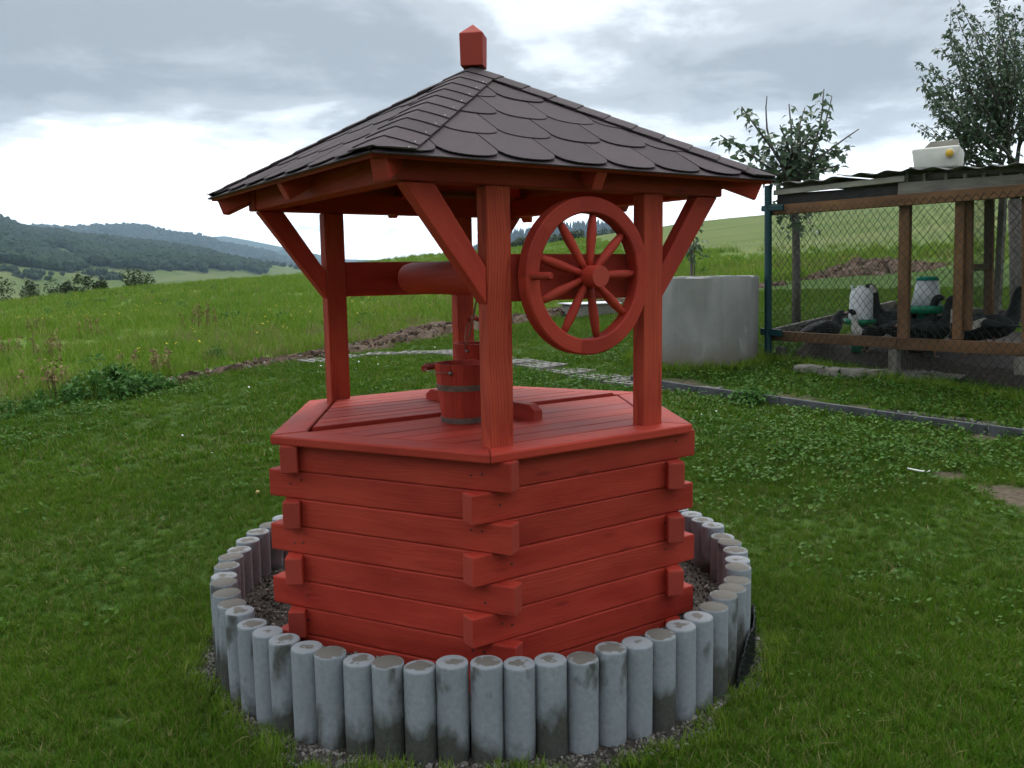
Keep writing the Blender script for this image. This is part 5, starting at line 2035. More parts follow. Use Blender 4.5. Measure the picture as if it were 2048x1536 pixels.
# ------------------------------------------------------------------ ducks
def duck(loc, heading, label, neck='up', white=(), sit=False, scale=1.0):
    lz = 0.0 if sit else 0.075
    if neck == 'up':
        sp_ = [(-.33, .23, .012, .05), (-.27, .225, .04, .075), (-.18, .215, .085, .105), (-.06, .20, .115, .130), (.06, .20, .120, .128), (.15, .225, .098, .105), (.19, .285, .070, .075), (.205, .36, .048, .050), (.212, .43, .041, .042), (.222, .485, .041, .041), (.245, .525, .045, .040), (.280, .535, .038, .033), (.312, .522, .020, .020)]
        bill = ((.300, .522), (.372, .500))
    elif neck == 'tuck':
        sp_ = [(-.33, .17, .012, .05), (-.27, .18, .04, .075), (-.18, .18, .085, .105), (-.06, .175, .115, .130), (.06, .175, .118, .128), (.14, .20, .095, .105), (.17, .25, .070, .075), (.175, .30, .055, .055), (.190, .34, .050, .048), (.222, .362, .045, .040), (.255, .365, .038, .033), (.285, .352, .020, .020)]
        bill = ((.275, .352), (.345, .332))
    else:   # bent down to feed
        sp_ = [(-.33, .26, .012, .05), (-.27, .25, .04, .075), (-.18, .23, .085, .105), (-.06, .205, .115, .130), (.06, .20, .120, .128), (.15, .215, .098, .105), (.215, .255, .070, .072), (.262, .285, .050, .050), (.305, .285, .042, .042), (.335, .262, .040, .040), (.355, .232, .040, .038), (.368, .200, .033, .030), (.375, .176, .018, .018)]
        bill = ((.374, .186), (.392, .118))
    n_ = 14
    V_, F_, mi = [], [], []
    ns = len(sp_)
    for i, (x, z, rv, rw_) in enumerate(sp_):
        x0_, z0_ = sp_[max(i - 1, 0)][:2]
        x1_, z1_ = sp_[min(i + 1, ns - 1)][:2]
        tx, tz_ = x1_ - x0_, z1_ - z0_
        l_ = math.hypot(tx, tz_)
        tx, tz_ = tx / l_, tz_ / l_
        for k in range(n_):
            q = 2 * math.pi * k / n_
            up_ = math.cos(q) * rv
            V_.append((x - tz_ * up_, math.sin(q) * rw_, z + tx * up_))
    for i in range(ns - 1):
        for k in range(n_):
            F_.append((i * n_ + k, i * n_ + (k + 1) % n_, (i + 1) * n_ + (k + 1) % n_, (i + 1) * n_ + k))
            side_ = math.cos(2 * math.pi * (k + .5) / n_)
            wht = ('neck' in white and 5 <= i <= 8 and side_ < 0.75) or ('chest' in white and 4 <= i <= 7 and side_ < 0.2) or ('face' in white and 9 <= i <= 10 and abs(side_) < 0.6)
            mi.append(1 if wht else 0)
    F_.append(tuple(range(n_)))
    F_.append(tuple((ns - 1) * n_ + k for k in range(n_))[::-1])
    mi += [0, 0]
    root = empty('duck', loc, label, 'duck', None)
    M_ = Matrix.Translation(loc) @ Matrix.Rotation(heading, 4, 'Z') @ Matrix.Scale(scale, 4) @ Matrix.Translation((0, 0, lz - 0.03))
    me = bpy.data.meshes.new('body')
    me.from_pydata(V_, [], F_)
    me.materials.append(MATS['duck_black'])
    me.materials.append(MATS['duck_white'])
    me.update()
    me.polygons.foreach_set('material_index', mi)
    body = link_mesh('body', me, None, root, M_, True)
    sb = body.modifiers.new('smooth', 'SUBSURF')
    sb.levels = sb.render_levels = 1
    (bx0, bz0), (bx1, bz1) = bill
    V2, F2 = [], []
    for s in range(4):
        t_ = s / 3
        x, z = bx0 + (bx1 - bx0) * t_, bz0 + (bz1 - bz0) * t_
        wd_, hh = (.020, .021, .022, .014)[s], (.016, .011, .008, .005)[s]
        for k in range(8):
            q = 2 * math.pi * k / 8
            V2.append((x, math.sin(q) * wd_, z + math.cos(q) * hh))
    for s in range(3):
        for k in range(8):
            F2.append((s * 8 + k, s * 8 + (k + 1) % 8, (s + 1) * 8 + (k + 1) % 8, (s + 1) * 8 + k))
    F2.append(tuple(24 + k for k in range(8)))
    mk('bill', V2, F2, 'duck_bill', root, M_, True)
    zb0 = sp_[3][1]
    for s in (-1, 1):
        bm = bmesh.new()
        bmesh.ops.create_uvsphere(bm, u_segments=12, v_segments=8, radius=1.0)
        for v3 in bm.verts:
            x, y, z = v3.co
            k_ = 1.0 if x > 0 else 1 - 0.75 * (-x)
            v3.co = Vector((-.06 + x * .22, s * (.092 + y * s * .040 + 0.012 * (1 - x * x)), zb0 + .035 + z * .085 * k_ + (-x) * .018))
        bm_obj('wing', bm, 'duck_black', root, M_, True)
        if not sit:
            tube('leg', [M_ @ Vector((-.01, s * .06, .12)), M_ @ Vector((.0, s * .06, -.035)), M_ @ Vector((.05, s * .06, -.043))], [.014, .010, .012], 'duck_bill', root, 7)
        # eye
        hx, hz_, _, hr = sp_[-3]
        bm = bmesh.new()
        bmesh.ops.create_uvsphere(bm, u_segments=6, v_segments=4, radius=.006, matrix=Matrix.Translation((hx + .008, s * hr * .93, hz_ + .010)))
        bm_obj('eye', bm, 'steel_dull', root, M_)
    tl = [(-.30, 0, sp_[0][1] + .01), (-.43, -.05, sp_[0][1] + .0), (-.45, 0, sp_[0][1] + .0), (-.43, .05, sp_[0][1]), (-.30, 0.04, sp_[0][1] - .02), (-.30, -0.04, sp_[0][1] - .02), (-.44, 0, sp_[0][1] - .012)]
    mk('tail', tl, [(5, 0, 1), (0, 2, 1), (0, 3, 2), (0, 4, 3), (5, 1, 6), (1, 2, 6), (2, 3, 6), (3, 4, 6), (4, 5, 6), (4, 0, 5)], 'duck_black', root, M_)
    return root


hl_ = math.atan2(-rt[1], -rt[0])       # heading towards picture left
hr_ = math.atan2(rt[1], rt[0])
pg = pen_ground
duck(pg(1736, .36), hl_ + .15, 'black duck with white neck standing before the drinker', 'up', ('neck',), scale=.72)
duck(pg(1650, .50), hr_ + .4, 'all black duck crouching left of the drinker tray', 'tuck', (), True, scale=.95)
duck(pg(1790, .72), hl_ + .1, 'black duck with raised head between drinker and middle post', 'up', ('face',), scale=1.12)
duck(pg(1822, .52), hr_ - .1, 'black duck beside the feeder tray looking along the pen', 'up', (), scale=.98)
duck(pg(1862, .46), hr_ + .35, 'black duck with pale breast standing in front of the feeder', 'up', ('chest',), scale=1.0)
duck(pg(1938, .72), hl_ - .9, 'black duck with head bent down behind the open pen door', 'down', (), scale=1.08)
duck(pg(1983, 1.05), hr_ + .05, 'black duck with raised head beyond the open pen door', 'up', (), scale=1.12)
duck(pg(1838, .40), hl_ + .5, 'black duck resting low against the lower pen rail', 'tuck', (), True, scale=1.05)

# ------------------------------------------------------------------ tub and block on the pen roof
tb = cp(1876, 342, 0.35)
tub = empty('plastic_canister', tb, 'cut-down cream plastic canister with yellow tap on the pen roof', 'canister')
fr3 = Matrix.Translation(tb + Vector((0, 0, .012))) @ Matrix.Rotation(math.atan2(pd[1], pd[0]) + .28, 4, 'Z')
bm = bevel_box(0.40, 0.30, 0.185, 0.022, 3)
for v3 in bm.verts:
    v3.co.z += 0.0925
    if v3.co.z > .15:
        v3.co.z += 0.014 * math.sin(v3.co.x * 17 + v3.co.y * 9)
    v3.co.x *= 1 + 0.10 * (v3.co.z / .19 - .5)
    v3.co.x += 0.006 * math.sin(v3.co.z * 30)
auto_smooth(bm_obj('canister_body', bm, 'canister_plastic', tub, fr3, True), 50)
tube('tap', [fr3 @ Vector((.125, -.146, .125)), fr3 @ Vector((.125, -.17, .125)), fr3 @ Vector((.125, -.18, .125)), fr3 @ Vector((.125, -.205, .125))], [.024, .024, .034, .034], 'yellow_plastic', tub, 14)
tube('tap_collar', [fr3 @ Vector((.125, -.147, .125)), fr3 @ Vector((.125, -.162, .125))], .045, 'canister_plastic', tub, 16)
blk = bevel_box(0.29, 0.10, 0.06, 0.006, 2)
for v3 in blk.verts:
    if v3.co.x < -.10 and v3.co.z > 0:
        v3.co.x += .05
o = bm_obj('wooden_block', blk, 'beige_board', None, fr3 @ Matrix.Translation((.02, .0, .232)) @ Matrix.Rotation(.08, 4, 'Z'))
tag(o, 'weathered pale grey wooden block weighing down the plastic canister', 'wooden block')


# ================================================================== TREES
def branch_pts(a, b, n=8, sag=0.05, jit=0.02):
    a, b = Vector(a), Vector(b)
    L_ = (b - a).length
    k1 = Vector((random.gauss(0, 1), random.gauss(0, 1), random.gauss(0, .5))) * L_ * sag
    out = []
    for i in range(n + 1):
        t_ = i / n
        out.append(a + (b - a) * t_ + k1 * math.sin(math.pi * t_) + Vector((random.gauss(0, jit), random.gauss(0, jit), 0)) * L_ * 0.15 * (0 < i < n))
    return out


def merge_tubes(name, lst, mat, parent, n=7):
    V, F = [], []
    for pts, rads in lst:
        v3, f3 = tube_geo(pts, rads, n)
        b0 = len(V)
        V += v3
        F += [tuple(i + b0 for i in f) for f in f3]
    return mk(name, V, F, mat, parent, None, True)


def at_d(px, py, D, dep=0.0):
    return Vector(atd(px, py, D + dep))


# pruned fruit tree behind the pen corner
D1 = 11.3
g1 = at_d(1592, 690, D1)
tg = tz(g1.x, g1.y)
t1 = empty('fruit_tree', (g1.x, g1.y, tg), 'small pruned fruit tree with broad leaves and bare cut shoots behind the pen corner', 'tree')
fork = at_d(1584, 372, D1)
merge_tubes('trunk', [([Vector((g1.x, g1.y, tg - .1)), at_d(1593, 560, D1), at_d(1592, 450, D1), fork], [.062, .055, .050, .046])], 'bark', t1, 10)
tips = [(1483, 213, -.3, 1), (1440, 270, .2, .9), (1534, 192, .15, 0), (1500, 300, .45, 1), (1578, 208, -.2, .5), (1560, 250, -.5, 1), (1648, 178, .1, .8), (1664, 192, .35, .3), (1718, 258, -.1, 0), (1700, 290, .4, 1), (1680, 330, -.4, 1), (1610, 215, .5, 1), (1475, 330, -.3, 1), (1630, 250, -.5, 1), (1520, 350, .3, 1), (1660, 240, 0, 1), (1540, 290, -.2, 1), (1600, 300, .1, 1), (1600, 250, -.3, 1), (1570, 330, .4, 1), (1640, 330, .3, 1)]
tubes, leafp, outw = [], [], []
for (x, y, dep, lf) in tips:
    st = fork + Vector((random.gauss(0, .04), random.gauss(0, .04), random.uniform(-.05, .12)))
    tip = at_d(x, y, D1, dep)
    pts = branch_pts(st, tip, 8, .06)
    tubes.append((pts, [.022 - .015 * i / 8 for i in range(9)]))
    L_ = (tip - st).length
    for _ in range(int(46 * L_ * max(lf, .45))):
        t_ = random.uniform(.22, 1.0 if lf > .4 else .62)
        i = min(7, int(t_ * 8))
        p = pts[i] + (pts[i + 1] - pts[i]) * (t_ * 8 - i)
        off = Vector((random.gauss(0, 1), random.gauss(0, 1), random.gauss(0, .7)))
        off = off.normalized() * random.uniform(0.01, 0.15) * (1.0 if lf else .6)
        leafp.append(p + off)
        outw.append(off.normalized())
for _ in range(90):                                       # leafy shoots low on the trunk
    p = at_d(1592 + random.gauss(0, 20), random.triangular(392, 480, 425), D1, random.gauss(0, .12))
    leafp.append(p)
    outw.append(Vector((random.gauss(0, 1), random.gauss(0, 1), -.3)))
merge_tubes('branches', tubes, 'bark', t1, 6)
leaf_cloud(np.array([tuple(p) for p in leafp]), .5, .120, 'tree_leaf', 'crown', t1, .35, .62, np.array([tuple(p) for p in outw]))

# large pear tree beyond the pen
D2 = 12.8
base2 = at_d(2035, 690, D2)
tg2 = tz(base2.x, base2.y)
t2 = empty('pear_tree', (base2.x, base2.y, tg2), 'tall dense dark green pear tree with upright shoots beyond the pen roof', 'tree')
fk2 = at_d(2030, 400, D2)
merge_tubes('trunk', [([Vector((base2.x, base2.y, tg2 - .1)), at_d(2034, 550, D2), fk2], [.12, .10, .09])], 'bark', t2, 12)
tubes, leafp, outw = [], [], []
limbs = [(1950, 250, -.3), (1985, 215, .5), (2020, 190, -.6), (2060, 200, .3), (2100, 210, -.4), (2150, 240, .6), (1930, 300, .6), (2180, 300, -.3), (2040, 160, .9), (2000, 290, -.9), (2080, 260, -.9)]
shoots = [(1846, 165), (1870, 95), (1862, 125), (1912, -12), (1896, 60), (1925, 95), (1946, 30), (1976, -25), (1962, 70), (2003, -30), (2030, 10), (2046, 25), (2070, -30), (2100, 20), (2120, -10), (2150, 60), (2180, 90), (2210, 140), (2230, 200), (2220, 280), (1842, 172), (1900, 200), (1872, 210), (1915, 150), (1960, 130), (1990, 100), (2015, 90), (1905, 250), (1930, 200), (1886, 175), (2060, 80), (1882, 280), (1925, 318), (2200, 330), (1980, 180), (2035, 140), (1945, 190), (1920, 290)]
lends = []
for (x, y, dep) in limbs:
    e = at_d(x, y, D2, dep)
    pts = branch_pts(fk2, e, 8, .06)
    tubes.append((pts, [.040 - .022 * i / 8 for i in range(9)]))
    lends.append(pts)
for si, (x, y) in enumerate(shoots):
    for rep in range(3):
        dep = random.uniform(-1.1, 1.1)
        xx, yy = x + (0 if rep == 0 else random.gauss(0, 22)), y + (0 if rep == 0 else abs(random.gauss(0, 40)))
        tip = at_d(xx, yy, D2, dep if rep else dep * .5)
        bl_ = min(lends, key=lambda L3: (L3[-1] - tip).length + random.uniform(0, .25))
        st = bl_[random.choice((4, 5, 6, 7, 8))]
        pts = branch_pts(st, tip, 8, .05)
        L_ = (tip - st).length
        tubes.append((pts, [.016 - .0125 * i / 8 for i in range(9)]))
        for _ in range(int(64 * L_)):
            t_ = random.uniform(.08, 1.0)
            i = min(7, int(t_ * 8))
            p = pts[i] + (pts[i + 1] - pts[i]) * (t_ * 8 - i)
            off = Vector((random.gauss(0, 1), random.gauss(0, 1), random.gauss(0, .5))).normalized()
            rr_ = random.uniform(.01, .05) + (0.16 * random.random() if t_ < .62 else 0)
            leafp.append(p + off * rr_)
            outw.append(off)
low = [(1852, 275), (1884, 300), (1905, 332), (1930, 345)]
pts = branch_pts(at_d(1990, 335, D2), at_d(1872, 272, D2), 8, .04)
tubes.append((pts, [.016 - .012 * i / 8 for i in range(9)]))
for i in range(26):
    t_ = random.uniform(.2, 1)
    p = pts[0] + (pts[8] - pts[0]) * t_
    leafp.append(p + Vector((random.gauss(0, .02), random.gauss(0, .02), random.gauss(0, .02))))
    outw.append(Vector((random.gauss(0, 1), random.gauss(0, 1), -.6)))
merge_tubes('branches', tubes, 'bark', t2, 5)
leaf_cloud(np.array([tuple(p) for p in leafp]), .4, .085, 'tree_leaf', 'crown', t2, .45, .55, np.array([tuple(p) for p in outw]))

# staked sapling beyond the concrete ring
D3 = 13.2
s0 = at_d(1383, 575, D3)
sz = tz(s0.x, s0.y)
sap = empty('sapling', (s0.x, s0.y, sz), 'thin leafy sapling tied to a wooden stake beyond the concrete ring', 'sapling')
plank('stake', Vector((s0.x, s0.y, sz - .1)), at_d(1383, 490, D3), .035, .035, 'grey_wood', sap, upv=(1, 0, 0), bev=.003)
q0_ = Vector((s0.x, s0.y, sz - .05)) + Vector(tuple(rt * .05))
tube('stem', [q0_, at_d(1389, 520, D3), at_d(1387, 470, D3), at_d(1399, 425, D3)], [.012, .010, .008, .004], 'bark', sap, 6)
lp = []
for _ in range(70):
    lp.append(tuple(at_d(1388 + random.gauss(0, 9), random.triangular(468, 530, 492), D3, random.gauss(0, .08))))
for _ in range(28):
    t_ = random.random()
    lp.append(tuple(at_d(1391 + 12 * t_ + random.gauss(0, 5), 470 - 55 * t_ + random.gauss(0, 4), D3, random.gauss(0, .05))))
leaf_cloud(np.array(lp), .4, .10, 'tree_leaf', 'crown', sap, .6, .5)


# ------------------------------------------------------------------ bushes far off
def bush(px, py_top, wpx, D, label, name='bush', hfrac=0.8, group=None, mat='bush_leaf', tall=None):
    c = at_d(px, py_top, D)
    wdt = wpx / F_PX * D
    gz2 = tz(c.x, c.y)
    hgt2 = max(c.z - gz2, wdt * 0.5)
    root = empty(name, (c.x, c.y, gz2), label, 'bush' if name == 'bush' else 'tree', group)
    n_ = 1500
    lobes = [(np.array([rng.normal(0, wdt * .20), rng.normal(0, wdt * .20), hgt2 * rng.uniform(.25, .72)]), wdt * rng.uniform(.17, .30)) for _ in range(11)]
    pp = []
    for k in range(n_):
        lc, lr = lobes[rng.integers(0, len(lobes))]
        d = rng.normal(0, 1, 3)
        d /= np.linalg.norm(d)
        p = lc + d * lr * rng.uniform(.55, 1.05) * np.array([1, 1, .85])
        p[2] = max(p[2], .05)
        p[2] = min(p[2], hgt2 * rng.uniform(.9, 1.04))
        pp.append(np.array([c.x, c.y, gz2]) + p)
    pp = np.array(pp)
    pp[:, 2] = gz2 + (pp[:, 2] - gz2) * hgt2 / np.quantile(pp[:, 2] - gz2, .985)
    tube('trunk', [(c.x, c.y, gz2 - .3), (c.x, c.y, gz2 + hgt2 * .55)], [wdt * .03, wdt * .02], 'bark', root, 6)
    leaf_cloud(np.array(pp), .6, max(.16, wdt * .085), mat, 'crown', root, .2, .75)
    return root


bush(270, 541, 66, 57, 'round dark bush standing alone at the left meadow edge')
bush(162, 553, 42, 54, 'small rounded bush beside the shrub row at the meadow edge')
bush(203, 561, 30, 55, 'low ragged bush between two rounder ones at the meadow edge')
for i, (x, y, w_) in enumerate([(-60, 566, 80), (10, 566, 70), (62, 564, 60), (105, 562, 56), (135, 565, 40)]):
    bush(x, y, w_, 55 + 1.5 * i, 'dark shrub in the row below the left meadow edge', group='shrubs below the left meadow edge')
for i, (x, y, w_, D_) in enumerate([(1000, 484, 36, 112), (1042, 474, 34, 114), (1024, 484, 24, 112), (1075, 476, 40, 118), (1100, 471, 40, 120), (1125, 466, 36, 122), (1150, 463, 40, 124), (1175, 461, 40, 126), (1200, 459, 34, 127), (1222, 459, 26, 128), (1240, 460, 24, 129)]):
    bush(x, y, w_, D_, 'leafy hedge shrub on the meadow crest before the spruce hill', group='hedge on the meadow crest')
# scattered hedges and copses on the far valley slope
HXX, HYY, HZZ, _f = HA
hp2 = []
for (xa, ya, xb, yb, k) in [(0, 540, 110, 558, 60), (35, 552, 62, 556, 22), (180, 548, 235, 560, 40), (305, 536, 335, 540, 16), (430, 512, 520, 530, 40), (540, 531, 600, 540, 30), (0, 528, 60, 532, 30), (95, 532, 160, 541, 36), (50, 552, 72, 556, 20)]:
    for s in range(k):
        t_ = random.random()
        hp2.append((xa + (xb - xa) * t_ + random.gauss(0, 3), ya + (yb - ya) * t_ + random.gauss(0, 1.5)))
qx, qy = to_px(np.stack([HXX, HYY, HZZ], -1).reshape(-1, 3))
fl = np.stack([HXX, HYY, HZZ], -1).reshape(-1, 3)
msk = (qx > -100) & (qx < 700)
qx, qy, fl = qx[msk], qy[msk], fl[msk]
PP = np.array([fl[np.argmin((qx - x) ** 2 + ((qy - y) * 2) ** 2 + rng.uniform(0, 30, len(qx)))] for x, y in hp2]) + rng.normal(0, 3, (len(hp2), 3)) * np.array([1, 1, 0])
n_ = len(PP)
dcp = np.linalg.norm(PP - CAM, axis=1)
scatter('hedgerows', PP - np.array([0, 0, 1.0]), np.stack([np.zeros(n_), np.zeros(n_), rng.uniform(0, 6.28, n_)], 1), rng.uniform(4.5, 8.5, n_) * np.clip(dcp / 900, .6, 1.2), rng.integers(0, 5, n_), broad, 'stuff', 'dark hedgerows and copses scattered over the far valley meadows', 'hedgerow')


# ================================================================== WEEDS
def dry_weed(px, py, hgt, n, label):
    p = hit(px, py)
    root = empty('dock_weed', (p[0], p[1], tz(p[0], p[1])), label, 'weed', None)
    lst = []
    seeds = []
    for _ in range(int(n * .5)):
        x, y = p[0] + random.gauss(0, hgt * .28), p[1] + random.gauss(0, hgt * .28)
        z = tz(x, y)
        h = hgt * random.uniform(.6, 1.05)
        tx, ty = x + random.gauss(0, .12) * h, y + random.gauss(0, .12) * h
        lst.append(([(x, y, z - .02), ((x + tx) / 2, (y + ty) / 2, z + h * .55), (tx, ty, z + h)], [.007, .005, .002]))
        for _ in range(14):
            t_ = random.uniform(.35, 1)
            seeds.append((x + (tx - x) * t_ + random.gauss(0, .018), y + (ty - y) * t_ + random.gauss(0, .018), z + h * t_))
    tag(merge_tubes('stems', lst, 'dry_stem', root, 5), kind='stuff')
    leaf_cloud(np.array(seeds), .8, .045, 'dry_stem', 'seed_heads', root, .1, .6)
    return root


dry_weed(402, 662, .55, 26, 'large brown seeding dock clump high in the meadow')
dry_weed(98, 722, .45, 14, 'brown dock stalks at the left of the meadow above the nettles')
dry_weed(105, 790, .42, 16, 'reddish brown dock stalks beside the nettles at the lawn edge')
dry_weed(72, 670, .40, 10, 'thin brown dock stalks far up the left meadow slope')
dry_weed(182, 676, .38, 10, 'dull brown dock stalks in mid meadow left of the big clump')
dry_weed(330, 752, .34, 14, 'dry tan weed stalks where the earth bank begins')
dry_weed(265, 742, .32, 10, 'straw coloured weed stalks just behind the nettle clump')
dry_weed(20, 712, .40, 10, 'brown dock stalks by a low green tussock at the meadow side')


def green_clump(px, py, wdt, hgt, label, n=500, size=.07, name='nettle_clump', mat='nettle'):
    p = hit(px, py)
    root = empty(name, (p[0], p[1], tz(p[0], p[1])), label, 'weed', None)
    lst, lp_ = [], []
    for _ in range(int(n / 14)):
        rr_ = math.sqrt(random.random())
        q = random.uniform(0, 6.28)
        x, y = p[0] + math.cos(q) * rr_ * wdt / 2, p[1] + math.sin(q) * rr_ * wdt / 2
        z = tz(x, y)
        h = hgt * (1 - .55 * rr_ * rr_) * random.uniform(.7, 1.1)
        lst.append(([(x, y, z - .02), (x + random.gauss(0, .03), y + random.gauss(0, .03), z + h)], [.005, .003]))
        for _ in range(14):
            t_ = random.uniform(.3, 1)
            lp_.append((x + random.gauss(0, .03), y + random.gauss(0, .03), z + h * t_))
    tag(merge_tubes('stems', lst, 'nettle', root, 5), kind='stuff')
    leaf_cloud(np.array(lp_), .5, size, mat, 'leaves', root, .35, .5)
    return root


green_clump(225, 786, .95, .30, 'bushy dark green nettle clump at the end of the earth bank', 900)
green_clump(300, 782, .5, .18, 'low green weed patch trailing from the nettles along the bank', 380, .055)
green_clump(100, 806, .7, .14, 'flat dark weed patch at the lawn edge below the dock stalks', 420, .05)
green_clump(15, 828, .6, .14, 'flat weed patch at the outermost left lawn edge', 360, .05)
green_clump(1503, 806, .34, .17, 'leafy green weed growing over the dark edging boards', 330, .06)
green_clump(432, 722, .22, .22, 'pale thistle-like weed standing alone above the earth bank', 160, .05)

# ================================================================== GRASS
g3 = np.random.default_rng(5)


def zone(d0, d1, density, amax=0.66):
    area = amax * (d1 ** 2 - d0 ** 2)
    n = int(area * density)
    d = np.sqrt(g3.uniform(d0 ** 2, d1 ** 2, n))
    a = g3.uniform(-amax, amax, n)
    x, y = polar(a, d)
    return x, y


def near(x, y, pts, r):
    m_ = np.zeros(len(x), bool)
    for px_, py_ in pts:
        m_ |= (np.abs(x - px_) < r) & (np.abs(y - py_) < r) & (np.hypot(x - px_, y - py_) < r)
    return m_


def lawn_keep(x, y):
    k = np.hypot(x, y) > gravel_edge(x, y) - 0.012
    k &= soil_mask(x, y) < g3.uniform(0.15, 1.0, len(x))
    k &= np.hypot(x - RCX, y - RCY) > ringo + 0.01
    inner = near(x, y, PAVE_ALL, 0.235)
    k &= ~(inner & (g3.uniform(size=len(x)) < .86))
    k &= ~near(x, y, EDGE_PTS, 0.035)
    k &= ~near(x, y, STRIP, 0.10)
    q = np.stack([x - PA[0], y - PA[1]], 1)
    s, bk = q @ pd[:2], q @ pin[:2]
    inpen = (s > 0.05) & (s < 4.4) & (bk > 0.30) & (bk < 2.6)
    k &= ~(inpen & (g3.uniform(size=len(x)) < .75))
    return k


def place(name, x, y, scl, coll, ns, label, cat, tilt=0.12, dz=0.0):
    n = len(x)
    rot = np.stack([g3.normal(0, tilt, n), g3.normal(0, tilt, n), g3.uniform(0, 6.28, n)], 1)
    P = np.stack([x, y, terrain(x, y) + dz], 1)
    return scatter(name, P, rot, scl, g3.integers(0, ns, n), coll, 'stuff', label, cat)


lawn_src = src_collection('lawn_tuft_sources', [blades('lawn_tuft', 28, .032, .016, .058, .0030, 1.05, 'lawn_grass') for _ in range(6)])
lawn_far = src_collection('lawn_far_sources', [blades('lawn_far_tuft', 22, .055, .02, .055, .0065, .9, 'lawn_grass') for _ in range(5)])
X, Y, S = [], [], []
for d0, d1, de in ((1.2, 2.6, 2600), (2.6, 4.2, 2300), (4.2, 6.5, 1250)):
    x, y = zone(d0, d1, de)
    X.append(x)
    Y.append(y)
x, y = np.concatenate(X), np.concatenate(Y)
k = lawn_keep(x, y) & (meadow_mask(x, y) < .5)
x, y = x[k], y[k]
lush = 0.75 + 0.35 * wobble(x, y, 2.1) * 0.6 + g3.normal(0, .12, len(x))
place('lawn_grass', x, y, np.clip(lush, .45, 1.5), lawn_src, 6, 'short green lawn grass around the palisade ring', 'grass', .2)
x, y = zone(6.3, 18, 340)
k = lawn_keep(x, y) & (meadow_mask(x, y) < .5)
x, y = x[k], y[k]
place('lawn_grass', x, y, np.clip(.85 + .3 * wobble(x, y, 1.3) * .6 + g3.normal(0, .15, len(x)), .4, 1.6), lawn_far, 5, 'lawn grass stretching back to the earth bank and pen', 'grass', .2)
# dead blades and thatch in the lawn
that_src = src_collection('thatch_sources', [blades('thatch', 9, .045, .008, .034, .0028, 1.9, 'dry_grass') for _ in range(4)])
x, y = zone(1.6, 8, 150)
k = lawn_keep(x, y) & (meadow_mask(x, y) < .5) & (g3.uniform(size=len(x)) < .35 + .5 * (wobble(x, y, 2.7) > .2))
x, y = x[k], y[k]
place('thatch', x, y, g3.uniform(.7, 1.5, len(x)), that_src, 4, 'dry straw-coloured blades lying in the lawn', 'thatch', .3)
# broad-leaved ground cover in the lawn
cov_src = src_collection('ground_cover_sources', [leaflets('ground_cover_patch', 17, .12, .014, .046, .0118, 'clover', .45) for _ in range(5)])
x, y = zone(2.0, 11, 240)
pxs, pys = to_px(np.stack([x, y, terrain(x, y)], 1))
dens_ = np.clip(0.03 + .25 * np.clip((pxs - 1250) / 250, 0, 1) + .5 * np.clip((pxs - 1050) / 500, 0, 1) * np.clip((wobble(x, y, 1.7) + .45), 0, 1) + .55 * np.exp(-((pxs - 1150) / 120) ** 2 - ((pys - 775) / 25) ** 2), 0, 1) * np.clip((1120 - pys) / 220, .22, 1)
left_edge = np.clip(1 - np.abs(az_d(x, y)[1] - np.interp(az_d(x, y)[0], _ea, _ed) + .8) / 1.0, 0, 1) * (pxs < 420)
k = lawn_keep(x, y) & (g3.uniform(size=len(x)) < np.maximum(dens_, left_edge * .28)) & (meadow_mask(x, y) < .5)
x, y = x[k], y[k]
place('ground_cover', x, y, g3.uniform(.55, 1.35, len(x)) * np.clip((az_d(x, y)[1] - 1.0) / 4, .45, 1), cov_src, 5, 'low broad-leaved ground cover spreading through the right lawn', 'ground cover', .15)
# meadow
mead_src = src_collection('meadow_tuft_sources', [blades('meadow_tuft', 34, .13, .07, .24, .009, .75, 'meadow_grass') for _ in range(5)])
dry_src = src_collection('dry_tuft_sources', [blades('dry_tuft', 26, .12, .09, .26, .007, .8, 'dry_grass') for _ in range(4)])
X, Y, S, DR = [], [], [], []
for d0, d1, de, sc_ in ((6, 16, 60, .85), (16, 30, 26, 1.0), (30, 60, 9, 1.1), (60, 136, 2.6, 1.2)):
    x, y = zone(d0, d1, de)
    a_, d_, _ = az_d(x, y)
    k = (meadow_mask(x, y) > .5) & (d_ < np.interp(a_, _ca, _cd) + 1.5)
    st_ = np.clip((d_ - np.interp(a_, [az(900), az(1250), az(1500)], [300, 40, 26])) / 8, 0, 1)
    k &= g3.uniform(size=len(x)) > st_
    x, y, d_, a_ = x[k], y[k], d_[k], a_[k]
    X.append(x)
    Y.append(y)
    S.append(sc_ * np.clip(g3.normal(.9, .25, len(x)) + .35 * wobble(x, y, .55), .35, 1.7))
    rel = d_ - np.interp(a_, _ea, _ed)
    DR.append(np.clip(.42 * np.exp(-((rel - 2.5) / 3.5) ** 2) + .05, 0, 1) * (wobble(x, y, .8) > -.35))
x, y, s_, dr_ = map(np.concatenate, (X, Y, S, DR))
pen_q = np.stack([x - PA[0], y - PA[1]], 1)
kd = g3.uniform(size=len(x)) < dr_
place('meadow_grass', x[~kd], y[~kd], s_[~kd], mead_src, 5, 'long green meadow grass rising to the hill crest', 'grass', .12)
place('dry_grass', x[kd], y[kd], s_[kd] * .85, dry_src, 4, 'straw-coloured dry grass behind the earth bank', 'grass', .15)


